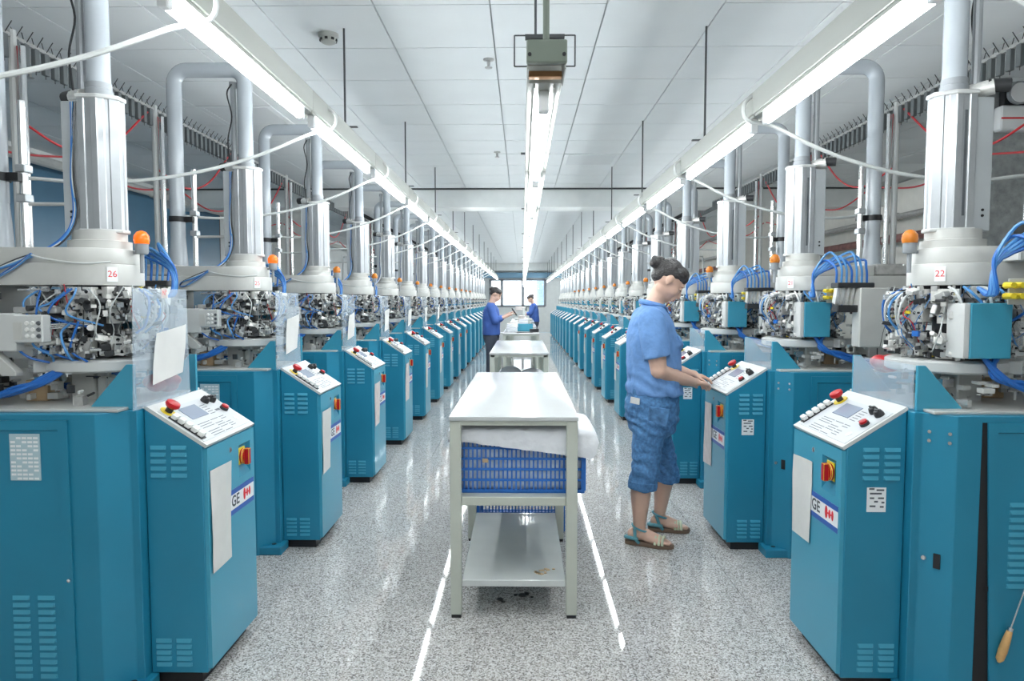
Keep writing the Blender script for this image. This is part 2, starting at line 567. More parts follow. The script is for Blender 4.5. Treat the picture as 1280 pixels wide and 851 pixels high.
def light_row(x, zt, ystart, side, k0, k1, rods):
    for k in range(k0, k1):
        y = ystart + LP * k - .1
        if y + LP > Y1 - .3:
            break
        q = k - 0
        place = {'left': 'row of lights over the left machines', 'right': 'row of lights over the right machines', 'middle': 'middle row of lights over the tables'}[side]
        lab = ('fluorescent tube light in the %s, %s from the front' % (place, ORD[k])) if k >= 0 else 'tube light behind the camera, %s back in the %s row' % (ORD[-k - 1], side)
        f = empty('tube_light', (x, y, zt + .045), label=lab, category='light', group='tube lights, %s row' % side)
        link('housing', HOUS[side][0], f)
        link('batten', HOUS[side][1], f)
        link('tube', tubem, f)
        link('lamp_holder', hold, f, (0, .085, 0))
        link('lamp_holder', hold, f, (0, LP - .085, 0))
        for ry in rods:
            if y <= ry < y + LP:
                link('hanger_rod', MB().tube([(0, ry - y, .09), (0, ry - y, CEIL - zt - .045)], .006, 6).mesh('hanger_rod', 'rod'), f)
                link('hanger_plate', MB().box(-.07, .07, ry - y - .012, ry - y + .012, .096, .102).mesh('hanger_plate', 'rod'), f)


light_row(-1.0, 2.19, 1.96, 'left', -4, 21, [3.9 + 2.0 * i for i in range(-4, 13)])
light_row(1.02, 2.11, 1.76, 'right', -4, 21, [3.9 + 2.0 * i for i in range(-4, 13)])
MX, MZ, MY = .062, 1.925, 2.06
light_row(MX, MZ, MY, 'middle', 0, 21, [MY + 1.3 + 2.0 * i for i in range(0, 13)])
# end plate and drop of the middle row
e = empty('light_drop', (MX, MY - .12, MZ), label='grey-green end box and ceiling drop pole of the middle light row', category='fixture')
e_box = link('end_box', MB().box(-.052, .052, -.16, -.14, .04, .098).mesh('end_box', 'trunk_grey', bevel=.003), e)
for x in (-.044, .044):
    link('screw', MB().tube([(x, -.163, .06), (x, -.158, .06)], .005, 8).mesh('screw', 'black'), e_box)
link('side_cheek', MB().box(-.05, -.046, -.14, .0, .03, .1).mesh('side_cheek', 'trunk_white'), e)
link('side_cheek', MB().box(.046, .05, -.14, .0, .03, .1).mesh('side_cheek', 'trunk_white'), e)
link('inner_plate', MB().box(-.046, .046, -.14, -.0, .085, .095).mesh('inner_plate', 'trunk_white'), e)
link('copper_bar', MB().box(-.046, .046, -.03, -.005, .045, .062).mesh('copper_bar', 'copper', bevel=.002), e)
link('drop_pole', MB().tube([(0, -.10, .09), (0, -.10, CEIL - MZ)], .0085, 10).mesh('drop_pole', 'trunk_grey'), e)
b = MB()
for pts in ([(-.085, .02, .09), (-.085, .02, .175)], [(.085, .02, .09), (.085, .02, .175)], [(-.085, .02, .175), (.085, .02, .175)], [(-.085, .02, .09), (-.05, .02, .09)], [(.05, .02, .09), (.085, .02, .09)]):
    b.tube(pts, .0022, 6)
b.box(-.055, .055, .01, .03, .165, .175)
link('hanger_frame', b.mesh('hanger_frame', 'rod'), e)

# ------------------------------------------------------------------ knitting machine prototype
SPEC = []


def P(name, me, parent=None, mink=-9, maxk=99, loc=None, rot=None, side=None, **props):
    SPEC.append(dict(name=name, me=me, parent=parent, mink=mink, maxk=maxk, loc=loc, rot=rot, side=side, props=props))
    return len(SPEC) - 1


NEAR, MID = 3, 8          # last machine with full pieces, last with medium pieces
CT, CF = .985, .855       # console top back and front height
XB, XF = .282, .482       # console back, front
# base cabinet
b = MB().prism([(-.55, -.325), (.183, -.325), (.252, -.25), (.280, -.25), (.280, .25), (.252, .25), (.183, .325), (-.55, .325)], 0.0, .985)
i_base = P('base_cabinet', b.mesh('base_cabinet', 'teal', bevel=.002, angle=12))


def door_mesh(sgn, xt=.095, xb=.095):
    bm = bmesh.new()
    y = .327 * sgn
    vs = [bm.verts.new((x, y, z)) for x, z in ((-.54, .03), (xb, .03), (xt, .965), (-.54, .965))]
    f = bm.faces.new(vs if sgn < 0 else vs[::-1])
    r = bmesh.ops.extrude_face_region(bm, geom=[f])
    top = [g for g in r['geom'] if isinstance(g, bmesh.types.BMFace)][0]
    bmesh.ops.translate(bm, verts=top.verts, vec=(0, .006 * sgn, 0))
    bmesh.ops.inset_region(bm, faces=[top], thickness=.045, depth=0)
    bmesh.ops.inset_region(bm, faces=[top], thickness=.006, depth=-.007)
    bmesh.ops.recalc_face_normals(bm, faces=bm.faces)
    me = bpy.data.meshes.new('side_door')
    bm.to_mesh(me)
    bm.free()
    me.materials.append(MATS['teal'])
    return me


i_doorL = P('side_door', door_mesh(-1), maxk=MID, side='L')
P('door_gap_shade', MB().box(.03, .105, .3235, .3262, .03, .965).mesh('door_gap_shade', 'black', smooth=False), maxk=0, side='R')  # black sheet standing in for the unlit interior past the ajar door
i_doorR0 = P('side_door', door_mesh(1, .091, .052), maxk=0, side='R', label='side door standing slightly ajar')
i_doorR = P('side_door', door_mesh(1), mink=1, maxk=MID, side='R')


def louvre_mb(w, y, sgn, x, z, b=None):
    b = b or MB()
    vs = [(x, y, z), (x + w, y, z), (x + w, y, z + .014), (x, y, z + .014), (x + .004, y + sgn * .006, z + .001), (x + w - .004, y + sgn * .006, z + .001)]
    fs = [(0, 1, 5, 4), (0, 4, 3), (1, 2, 5), (4, 5, 2, 3)]
    if sgn > 0:
        fs = [f[::-1] for f in fs]
    return b.add(vs, fs)


def louvre_set(parent, w, y, sgn, xs, zs, side):
    j = MB()
    me = louvre_mb(w, 0, sgn, 0, 0).mesh('louvre', 'teal_light_sheen', smooth=False)
    for x in xs:
        for z in zs:
            P('louvre', me, parent, maxk=1, loc=(x, y, z), side=side)
            louvre_mb(w, y, sgn, x, z, j)
    P('louvre_vents', j.mesh('louvre_vents', 'teal_light_sheen', smooth=False), parent, mink=2, maxk=9, side=side, kind='stuff')


louvre_set(i_doorL, .058, -.327, -1, (-.115, -.03), [.09 + .0245 * i for i in range(12)], 'L')
louvre_set(i_doorR, .058, .327, 1, (-.13, -.05), [.42 + .0245 * i for i in range(12)], 'R')
# printed data plate on the left door
b = MB()
b.mi = 0
b.box(-.10, .0, -.331, -.327, .765, .92)
b.mi = 1
for r_ in range(11):
    zz = .91 - .0135 * r_
    for c_ in range(5):
        if (r_ * 7 + c_ * 3) % 5:
            b.box(-.096 + .019 * c_, -.096 + .019 * c_ + .015, -.3318, -.331, zz - .007, zz)
P('data_plate', b.mesh('data_plate', ['label_grey', 'label_white'], smooth=False), i_doorL, maxk=2, side='L')
P('door_lock', MB().lathe([(.006, 0), (.006, .008), (.003, .01)], 10, M=Matrix.Translation((.085, -.333, .43)) @ Matrix.Rotation(R(90), 4, 'X')).mesh('door_lock', 'steel'), i_doorL, maxk=2, side='L')
P('keyhole', MB().cbox((.075, .3335, .42), (.006, .002, .016)).mesh('keyhole', 'black'), i_doorR, maxk=2, side='R')

# fixings on the angled facet, right side
Mf = Matrix.Translation((.2175, .2885, 0)) @ Matrix.Rotation(math.atan2(-.075, .069), 4, 'Z')
for dx in (-.03, .03):
    for z in (.925, .895):
        P('screw', MB().lathe([(.006, 0), (.006, .003)], 8, M=Mf @ Matrix.Translation((dx, .001, z)) @ Matrix.Rotation(R(-90), 4, 'X')).mesh('screw', 'steel'), i_base, maxk=2, side='R')
P('latch', MB().box(-.015, .006, -.001, .004, .47, .52, Mf).mesh('latch', 'black', bevel=.004, seg=2), i_base, maxk=2, side='R')
P('catch_button', MB().lathe([(.009, 0), (.007, .004)], 12, M=Mf @ Matrix.Translation((.035, .001, .497)) @ Matrix.Rotation(R(-90), 4, 'X')).mesh('catch_button', 'steel'), i_base, maxk=2, side='R')
# foot brackets
for s in (-1, 1):
    y0, y1 = sorted((s * .20, s * .318))
    b = MB()
    b.box(.17, .305, y0, y1, 0.0, .045)
    fb = P('foot_bracket', b.mesh('foot_bracket', 'teal', bevel=.004), maxk=MID, side='L' if s < 0 else 'R')
    P('bolt_hole', MB().lathe([(.012, .045), (.012, .0465)], 12, c=(.25, s * .27)).mesh('bolt_hole', 'black'), fb, maxk=2, side='L' if s < 0 else 'R')

# console
b = MB().prism([(XB, .045), (XF, .045), (XF, CF), (XB, CT)], -.21, .21, 'y')
i_con = P('console_body', b.mesh('console_body', 'teal', bevel=.003))
P('under_shadow', MB().box(XB + .01, XF - .03, -.19, .19, 0, .046).mesh('under_shadow', 'black'))  # black block painted in as the shadow under the console
for s, side in ((-1, 'L'), (1, 'R')):
    louvre_set(i_con, .055, s * .2102, s, (.30, .372), [.745 + .0245 * i for i in range(5)], side)
    louvre_set(i_con, .055, s * .2102, s, (.30, .372), [.07 + .0215 * i for i in range(5)], side)
# data sticker on the right console side
b = MB()
b.box(.345, .41, .2102, .2112, .635, .72)
b.mi = 1
for (x0, x1, z) in ((.352, .378, .708), (.385, .403, .712), (.36, .40, .696), (.352, .372, .68), (.385, .40, .68), (.35, .36, .665), (.372, .385, .668), (.352, .365, .65), (.38, .40, .652)):
    b.box(x0, x1, .2112, .2116, z, z + .006)
P('data_sticker', b.mesh('data_sticker', ['label_white', 'print_grey'], smooth=False), i_con, maxk=4, side='R')

# front door with a recessed switch pocket
HY0, HY1, HZ0, HZ1 = .055, .165, .675, .80
d0, d1 = XF, XF + .014
b = MB()
b.box(d0, d1, -.205, HY0, .06, .845)
b.box(d0, d1, HY1, .205, .06, .845)
b.box(d0, d1, HY0, HY1, .06, HZ0)
b.box(d0, d1, HY0, HY1, HZ1, .845)
i_fd = P('front_door', b.mesh('front_door', 'teal_light_sheen', smooth=False))
# pocket walls, sloping in
b = MB()
xin = d0 + .0012
ins = .012
o4 = [(d1, HY0, HZ0), (d1, HY1, HZ0), (d1, HY1, HZ1), (d1, HY0, HZ1)]
i4 = [(xin, HY0 + ins, HZ0 + .03), (xin, HY1 - ins, HZ0 + .03), (xin, HY1 - ins, HZ1 - ins), (xin, HY0 + ins, HZ1 - ins)]
b.add(o4 + i4, [(0, 1, 5, 4), (1, 2, 6, 5), (2, 3, 7, 6), (3, 0, 4, 7), (4, 5, 6, 7)])
P('switch_pocket', b.mesh('switch_pocket', 'teal', smooth=False), i_fd, maxk=6)
Mx = Matrix.Translation((d0 + .002, .108, .748)) @ Matrix.Rotation(R(90), 4, 'Y')
b = MB()
b.mi = 0
b.box(-.036, .030, -.034, .026, 0, .004, Mx)
b.mi = 1
b.lathe([(.031, .004), (.031, .012), (.027, .016)], 20, M=Mx)
b.box(-.031, .031, -.011, .011, .016, .034, Mx)
P('rotary_switch', b.mesh('rotary_switch', ['yellow', 'red'], bevel=.001), i_fd, maxk=MID, label='red rotary switch on a yellow plate')
Mk = Matrix.Translation((d1, -.02, .80)) @ Matrix.Rotation(R(90), 4, 'Y')
b = MB()
b.lathe([(.010, 0), (.010, .002), (.008, .003)], 14, M=Mk)
b.mi = 1
b.box(-.006, .006, -.002, .002, .003, .0035, Mk)
P('door_lock', b.mesh('door_lock', ['steel', 'black']), i_fd, maxk=4)
# brand label with stripes, black letters and a red emblem
b = MB()
xl = d1
b.mi = 0
b.box(xl, xl + .0012, -.16, .19, .55, .645)
b.mi = 1
b.box(xl, xl + .0016, -.16, .19, .626, .645)
b.box(xl, xl + .0016, -.16, .19, .55, .569)
MT = Matrix.Translation((xl + .0018, .015, .598)) @ Matrix(((0, 0, 1, 0), (1, 0, 0, 0), (0, 1, 0, 0), (0, 0, 0, 1)))
b.mi = 2
b.add(*text_mesh('GE', .058, MT, .0012))
b.mi = 3
for dy, hh, w in ((.10, .024, .014), (.126, .017, .011), (.149, .019, .011)):
    b.ball((xl + .001, dy, .60), (.0012, w * .85, hh), 10, 6)
b.box(xl + .001, xl + .0019, .105, .15, .597, .603)
P('brand_label', b.mesh('brand_label', ['label_white', 'label_blue', 'label_ink', 'label_red'], smooth=False), i_fd, maxk=6, label='white label with blue stripes, black letters and red emblem')

# control panel on the slope
SL = math.atan2(CT - CF, XF - XB)
LS = math.hypot(CT - CF, XF - XB)
MP = Matrix.Translation((XB, 0, CT)) @ Matrix.Rotation(SL, 4, 'Y')   # local x = down slope, y = along, z = out
b = MB()
b.mi = 0
b.box(-.006, LS + .012, -.21, .21, 0.0, .012, MP)
b.mi = 1
b.box(.04, LS - .005, -.198, .198, .012, .0135, MP)
b.mi = 2
for r_ in range(7):
    for (a, c) in ((-.11, -.02), (-.01, .05), (.06, .10)):
        if (r_ + int(a * 100)) % 4:
            b.box(.155 + .0115 * r_, .155 + .0115 * r_ + .003, a, c, .0135, .0139, MP)
for r_ in range(5):
    b.box(.075 + .013 * r_, .075 + .013 * r_ + .003, .045, .085, .0135, .0139, MP)
b.box(.115, .125, .10, .135, .0135, .014, MP)
i_cp = P('control_panel', b.mesh('control_panel', ['light_grey', 'white_panel', 'print_grey'], smooth=False))
P('display_screen', MB().box(.06, .128, -.095, .03, .0135, .016, MP).mesh('display_screen', 'screen', bevel=.002), i_cp, maxk=MID)
P('key_strip', MB().box(.082, .222, -.196, -.166, .0135, .017, MP).mesh('key_strip', 'black'), i_cp, maxk=MID)
km = MB().box(-.0105, .0105, -.0145, .0145, 0, .018).mesh('key', 'key', bevel=.003)
for q in range(5):
    l = MP @ Vector((.098 + .027 * q, -.181, .017))
    P('key', km, i_cp, maxk=4, loc=tuple(l), rot=(0, SL, 0))
b = MB()
b.mi = 0
b.lathe([(.028, .0135), (.028, .016)], 18, M=MP @ Matrix.Translation((.058, -.155, 0)))
b.mi = 1
b.lathe([(.013, .016), (.013, .038)], 14, M=MP @ Matrix.Translation((.058, -.155, 0)))
b.mi = 2
b.lathe([(.021, .036), (.026, .044), (.024, .054), (.012, .058)], 18, M=MP @ Matrix.Translation((.058, -.155, 0)))
P('emergency_stop', b.mesh('emergency_stop', ['yellow', 'dark_metal', 'red']), i_cp, maxk=MID, label='red mushroom button on a yellow disc')
for (u, v) in ((.062, .112), (.068, .158)):
    b = MB().lathe([(.017, .0135), (.017, .022), (.013, .034), (.011, .035)], 14, M=MP @ Matrix.Translation((u, v, 0)))
    b.box(-.003, .003, -.013, .013, .034, .040, MP @ Matrix.Translation((u, v, 0)))
    P('selector_knob', b.mesh('selector_knob', 'dark_metal'), i_cp, maxk=MID)
b = MB()
b.mi = 0
b.lathe([(.017, .0135), (.017, .024)], 14, M=MP @ Matrix.Translation((.128, .158, 0)))
b.mi = 1
b.lathe([(.014, .024), (.014, .031), (.01, .033)], 14, M=MP @ Matrix.Translation((.128, .158, 0)))
P('push_button', b.mesh('push_button', ['dark_metal', 'red']), i_cp, maxk=MID)
P('round_emblem', MB().lathe([(.014, .0135), (.014, .0142)], 14, M=MP @ Matrix.Translation((.19, .15, 0))).mesh('round_emblem', 'light_grey'), i_cp, maxk=2)

# gusset plates on top of the base front
for s, side in ((-1, 'L'), (1, 'R')):
    y0, y1 = sorted((s * .214, s * .228))
    P('gusset_plate', MB().prism([(.262, .985), (.262, 1.14), (.235, 1.14), (.10, .985)], y0, y1, 'y').mesh('gusset_plate', 'teal_light_sheen', bevel=.002))
# front lip of the base top
P('bench_plate', MB().box(-.5, .24, -.29, .29, .985, .995).mesh('bench_plate', 'casting', bevel=.002))
# stand column, bed ring
P('stand_column', MB().box(-.075, .015, -.05, .05, .99, 1.10).mesh('stand_column', 'casting', bevel=.005), maxk=MID)
P('stand_post', MB().box(.03, .06, -.06, -.02, .99, 1.10).mesh('stand_post', 'light_grey', bevel=.003), maxk=MID)
b = MB().lathe([(.19, 1.105), (.2, 1.112), (.2, 1.142), (.19, 1.148)], 32, c=(.03, 0))
b.box(-.28, -.1, -.06, .06, 1.11, 1.142)
P('bed_ring', b.mesh('bed_ring', 'light_grey', bevel=.0))
P('rear_column', MB().box(-.54, -.34, -.13, .13, .99, 1.42).mesh('rear_column', 'casting', bevel=.01))
for s, side in ((-1, 'L'), (1, 'R')):
    P('ring_clamp', MB().cbox((-.12, s * .155, 1.127), (.05, .045, .045), (0, 0, s * .6)).mesh('ring_clamp', 'light_grey', bevel=.004), maxk=2, side=side)
    P('clamp_bolt', MB().tube([(-.12, s * .17, 1.127), (-.125, s * .19, 1.127)], .008, 10).mesh('clamp_bolt', 'steel'), maxk=2, side=side)

# head casting: rounded front, arm to the rear


def stadium(r, xr, n=14, cx=.0, w=None):
    w = w or r
    pts = [(xr, -w)]
    for k in range(n + 1):
        t = -pi / 2 + pi * k / n
        pts.append((cx + r * cos(t), w * sin(t)))
    pts.append((xr, w))
    return pts


P('head_plate', MB().prism(stadium(.168, -.56, cx=-.008), 1.412, 1.49).mesh('head_plate', 'casting', bevel=.006, seg=2, angle=30))
P('head_cover', MB().prism(stadium(.158, -.30, cx=-.010), 1.49, 1.545).mesh('head_cover', 'casting', bevel=.006, seg=2, angle=30))
P('rear_cover', MB().box(-.54, -.31, -.15, .15, 1.49, 1.555).mesh('rear_cover', 'mid_metal', bevel=.01), maxk=MID)
P('neck', MB().lathe([(.105, 1.545), (.105, 1.575), (.09, 1.578), (.09, 1.612)], 28, c=(.022, 0)).mesh('neck', 'casting'))
# tower
pt = [(-.058, -.085), (-.03, -.085), (-.026, -.079), (.0, -.079), (.004, -.085), (.03, -.085), (.034, -.08), (.053, -.0667), (.056, -.060), (.068, -.0514), (.074, -.052), (.104, -.03), (.104, -.012), (.099, -.008), (.099, .008), (.104, .012), (.104, .03), (.074, .052), (.068, .0514), (.056, .060), (.053, .0667), (.034, .08), (.03, .085), (.004, .085), (.0, .079), (-.026, .079), (-.03, .085), (-.058, .085)]
pt = [((x + .058) / .162 * .127 - .010, y * .72) for x, y in pt]
P('tower', MB().prism(pt, 1.612, 2.085).mesh('tower', 'alu', smooth=False))
pc = [(-.016, -.066), (.062, -.066), (.123, -.025), (.123, .025), (.062, .066), (-.016, .066)]
P('tower_cap', MB().prism(pc, 2.085, 2.10).mesh('tower_cap', 'light_grey', bevel=.003))
P('tower_slot', MB().box(.020, .029, .0565, .0580, 1.66, 2.03).mesh('tower_slot', 'slot'), maxk=4, side='R')
P('tower_flange', MB().prism(pc, 1.605, 1.618).mesh('tower_flange', 'light_grey', bevel=.002), maxk=4)
P('side_plate', MB().box(-.074, -.012, -.055, .055, 1.605, 2.075).mesh('side_plate', 'alu_plate', bevel=.003))
for s, side in ((-1, 'L'), (1, 'R')):
    for z in (1.66, 1.68):
        P('screw', MB().tube([(-.045, s * .054, z), (-.045, s * .058, z)], .005, 8).mesh('screw', 'black'), maxk=1, side=side)
# fittings at the tower top
P('top_motor', MB().tube([(-.06, .03, 2.12), (-.125, .055, 2.115)], .024, 12).mesh('top_motor', 'dark_metal'), maxk=5)
P('top_fitting', MB().tube([(-.02, 0, 2.105), (-.08, .04, 2.115)], .028, 12).mesh('top_fitting', 'bright_metal'), maxk=5)
P('pipe_collar', MB().lathe([(.046, 2.10), (.046, 2.125), (.043, 2.128), (.043, 2.15)], 20, c=(.037, 0)).mesh('pipe_collar', 'frame_grey'), maxk=MID)
# suction pipe: up, over, down
zt, rb, PX = 2.64, .075, .037
pts = [(PX, 0, 2.10), (PX, 0, zt - rb)]
for k in range(1, 7):
    t = k / 6 * pi / 2
    pts.append((PX - rb + rb * cos(t), 0, zt - rb + rb * sin(t)))
pts.append((-.36 + rb, 0, zt))
for k in range(1, 7):
    t = k / 6 * pi / 2
    pts.append((-.36 + rb - rb * sin(t), 0, zt - rb + rb * cos(t)))
pts.append((-.36, 0, 1.72))
P('suction_pipe', MB().tube(pts, .04, 16).mesh('suction_pipe', 'pipe_plastic'))
P('pipe_clamp', MB().lathe([(.047, 1.80), (.047, 1.83)], 16, c=(-.36, 0)).box(-.315, -.27, -.012, .012, 1.80, 1.83).mesh('pipe_clamp', 'black'), maxk=MID)
P('pipe_funnel', MB().lathe([(.05, 1.54), (.044, 1.65), (.038, 1.73)], 16, c=(-.36, 0)).mesh('pipe_funnel', 'pipe_plastic'), maxk=MID)
P('conduit', MB().tube([(-.032, .01, 2.07), (-.032, .01, 2.57)], .015, 10).tube([(-.032, .01, 2.545), (-.032, .01, 2.575)], .021, 10).mesh('conduit', 'alu'), maxk=12)
P('wire', MB().tube(spline([(-.032, -.01, 2.56), (-.05, -.03, 2.5), (-.03, -.02, 2.38), (-.05, -.03, 2.25), (-.04, -.03, 2.12)], 5), .004, 5).mesh('wire', 'dark_metal'), maxk=3)
P('yarn_pole', MB().tube([(-.277, .03, 1.5), (-.277, .03, 2.10)], .0145, 10).mesh('yarn_pole', 'steel'), maxk=12)
P('pole_clamp', MB().cbox((-.277, .03, 1.85), (.04, .045, .03)).mesh('pole_clamp', 'alu', bevel=.003), maxk=4)
P('pole_clamp', MB().cbox((-.277, .03, 1.74), (.04, .045, .03)).mesh('pole_clamp', 'alu', bevel=.003), maxk=4)
P('pole_arm', MB().tube([(-.277, .03, 1.72), (.03, .12, 1.73)], .007, 8).mesh('pole_arm', 'light_grey'), maxk=4, side='L')
# lamp
b = MB()
b.lathe([(.008, 1.46), (.008, 1.53)], 8, c=(.176, 0))
b.lathe([(.02, 1.53), (.023, 1.535), (.023, 1.568)], 16, c=(.176, 0))
b.box(.12, .18, -.008, .008, 1.53, 1.54)
i_lamp = P('beacon', b.mesh('beacon', 'frame_grey'), maxk=MID + 4)
DOME = dict()
for key, m in (('lit', 'orange_lit'), ('dim', 'orange')):
    DOME[key] = MB().lathe([(.025, 1.568), (.028, 1.582), (.026, 1.598), (.016, 1.612), (.004, 1.617)], 18, c=(.176, 0)).mesh('beacon_dome', m)
P('beacon_dome', DOME['dim'], i_lamp, maxk=MID + 4, label='orange dome')

# knitting mechanism: blocks on a needle cylinder
rng = random.Random(7)
P('needle_cylinder', MB().lathe([(.08, 1.148), (.08, 1.2), (.055, 1.21), (.055, 1.37), (.09, 1.38), (.09, 1.413)], 28, c=(.02, 0)).mesh('needle_cylinder', 'dark_metal'), maxk=MID)
joined = {'bright_metal': MB(), 'mid_metal': MB(), 'dark_metal': MB()}
order = list(joined)
allb = MB()


def block(name, c, s, rot, m, side=None):
    mb = MB().cbox((0, 0, 0), s)
    me = mb.mesh(name, m, bevel=min(s) * .12)
    P(name, me, maxk=NEAR - 1, loc=c, rot=rot, side=side)
    allb.mi = order.index(m)
    allb.cbox(c, s, rot)


def drilled(c, s, rot, m, holes, name='cam_block', side=None):
    # a metal block with dark bores on its outer face (outer face = local -y)
    mb = MB()
    mb.cbox((0, 0, 0), s)
    me0 = mb
    mb.mi = 1
    for (hx, hz) in holes:
        mb.lathe([(.0065, s[1] / 2 - .001), (.0065, s[1] / 2 + .0008)], 8, M=Matrix.Translation((hx, 0, hz)) @ Matrix.Rotation(R(90), 4, 'X'))
    me = mb.mesh(name, [m, 'black'], smooth=False)
    P(name, me, maxk=NEAR - 1, loc=c, rot=rot, side=side)
    allb.mi = order.index(m)
    allb.cbox(c, s, rot)
    allb.mi = 2
    Mr = Matrix.Translation(Vector(c)) @ Euler(rot).to_matrix().to_4x4()
    for (hx, hz) in holes:
        allb.lathe([(.0065, s[1] / 2 - .001), (.0065, s[1] / 2 + .0008)], 6, M=Mr @ Matrix.Translation((hx, 0, hz)) @ Matrix.Rotation(R(90), 4, 'X'))


for a in range(8):
    t = -pi / 2 + a * pi / 4 + .12
    rz = t + pi / 2
    for (rad, z, s, holes) in (
        (.115, 1.325, (.05, .035, .085), ((-.012, .025), (.012, .025), (-.012, -.01), (.012, -.025))),
        (.118, 1.19, (.05, .035, .07), ((0, .022), (-.012, -.005), (.012, -.022))),
        (.135, 1.385, (.085, .04, .042), ((-.02, 0), (.024, .004))),
    ):
        if rng.random() < .82:
            drilled((.02 + rad * cos(t), rad * sin(t), z + rng.uniform(-.008, .008)), s, (0, 0, rz + rng.uniform(-.12, .12)), 'bright_metal', holes)
for q in range(105):
    t = rng.uniform(0, 2 * pi)
    rad = rng.uniform(.11, .205)
    m = rng.choices(order, (5, 3, 4))[0]
    big = rng.random()
    s = (rng.uniform(.016, .05), rng.uniform(.016, .04), rng.uniform(.012, .035))
    z = rng.uniform(1.165, 1.4)
    if abs(z - 1.27) < .02:
        z -= .05
    block(rng.choice(['cam_block', 'valve_body', 'yarn_finger']), (.02 + rad * cos(t), rad * sin(t), z), s, (rng.uniform(-.4, .4), rng.uniform(-.3, .3), t + rng.uniform(-.5, .5)), m)
for q in range(26):
    t = rng.uniform(0, 2 * pi)
    rad = rng.uniform(.14, .19)
    z = rng.uniform(1.16, 1.38)
    p0 = Vector((.02 + rad * cos(t), rad * sin(t), z))
    p1 = p0 + Vector((cos(t), sin(t), rng.uniform(-.3, .3))) * rng.uniform(.03, .07)
    me = MB().tube([p0, p1], rng.uniform(.005, .011), 10).mesh('screw', rng.choice(['steel', 'bright_metal', 'dark_metal']))
    P('screw', me, maxk=NEAR - 1)
P('knitting_mechanism', allb.mesh('knitting_mechanism', order, smooth=False), mink=NEAR, maxk=99, kind='stuff')

# small fittings and wiring: real little pieces, too small to tell apart
def scatter(seed, n, region, smin, smax, cols):
    g = random.Random(seed)
    mb = MB()
    for q in range(n):
        mb.mi = g.choices(range(len(cols)), [c[1] for c in cols])[0]
        p = region(g)
        if g.random() < .55:
            mb.cbox(p, [g.uniform(smin, smax) for _ in range(3)], (g.choice((0, 0, .25)), 0, math.atan2(p[1], p[0] - .02) if p[2] > 1.1 else g.choice((0, 0, .2))))
        else:
            d_ = Vector(g.choice([(p[0] - .02, p[1], 0), (0, 0, 1), (-p[1], p[0], 0), (g.uniform(-1, 1), g.uniform(-1, 1), g.uniform(-.4, .4))])).normalized() * g.uniform(smin, smax * 1.6)
            mb.tube([Vector(p), Vector(p) + d_], g.uniform(.002, .006), 6)
    return mb.mesh('small_fittings', [c[0] for c in cols], smooth=False)


def ring_region(g):
    t = g.uniform(0, 2 * pi)
    r_ = g.uniform(.09, .215)
    return (.02 + r_ * cos(t), r_ * sin(t), g.choice([g.uniform(1.155, 1.25), g.uniform(1.29, 1.405)]))


def under_region(g):
    return (g.uniform(-.45, .16), g.uniform(-.24, .24), g.uniform(1.0, 1.085))


def rear_region(g):
    return (g.uniform(-.52, -.22), g.choice((-1, 1)) * g.uniform(.14, .23), g.uniform(1.02, 1.38))


COLS = [('bright_metal', 5), ('dark_metal', 4), ('mid_metal', 4), ('steel', 2), ('yellow', .15), ('blue_hose', .2)]
P('small_fittings', scatter(21, 520, ring_region, .006, .022, COLS), maxk=MID, kind='stuff')
P('small_fittings', scatter(22, 90, under_region, .01, .045, [('casting', 6), ('dark_metal', 4), ('mid_metal', 3), ('steel', 2)]), maxk=MID, kind='stuff')
P('small_fittings', scatter(23, 120, rear_region, .01, .045, [('casting', 4), ('dark_metal', 4), ('bright_metal', 3), ('white_cable', 2)]), maxk=MID, kind='stuff')
P('terminal_box', MB().box(-.21, -.13, -.10, -.03, .995, 1.07).mesh('terminal_box', 'cardboard', bevel=.003), maxk=4)
g5 = random.Random(31)
wm = MB()
for q in range(46):
    t = g5.uniform(0, 2 * pi)
    pts = []
    for w_ in range(4):
        r_ = g5.uniform(.12, .225)
        t += g5.uniform(-.25, .25)
        pts.append((.02 + r_ * cos(t), r_ * sin(t), 1.40 - .07 * w_ + g5.uniform(-.02, .02)))
    wm.mi = g5.choices((0, 1, 2, 3), (3, 4, 3, 1))[0]
    wm.tube(spline(pts, 4), g5.uniform(.0013, .0028), 5)
P('wiring', wm.mesh('wiring', ['dark_metal', 'white_cable', 'pale_hose', 'red_hose'], smooth=False), maxk=5, kind='stuff')

# blue sensor box (right side of the machine)
b = MB()
b.box(-.032, .105, .185, .248, 1.165, 1.35)
i_sb = P('sensor_box', b.mesh('sensor_box', 'teal_light_sheen', bevel=.003))
P('box_side', MB().box(.105, .125, .15, .245, 1.165, 1.35).mesh('box_side', 'light_grey', bevel=.006, seg=2), i_sb, maxk=MID)
# grey button box (left side, to the rear)
b = MB().box(-.27, -.035, -.245, -.20, 1.215, 1.31)
b.box(-.27, -.13, -.245, -.20, 1.185, 1.315)
i_bb = P('button_box', b.mesh('button_box', 'light_grey', bevel=.004))
P('box_window', MB().box(-.135, -.105, -.247, -.244, 1.225, 1.285).mesh('box_window', 'casting'), i_bb, maxk=2)
for c_ in range(3):
    for r_ in range(3):
        P('button', MB().lathe([(.008, 0), (.006, .005)], 10, M=Matrix.Translation((-.088 + .02 * c_, -.245, 1.238 + .022 * r_)) @ Matrix.Rotation(R(90), 4, 'X')).mesh('button', ['key', 'key', 'slot'][c_]), i_bb, maxk=2)
P('box_bracket', MB().prism([(-.26, 1.19), (-.22, 1.19), (-.14, 1.115), (-.14, 1.10), (-.19, 1.10)], -.235, -.20, 'y').mesh('box_bracket', 'casting', bevel=.002), maxk=MID)
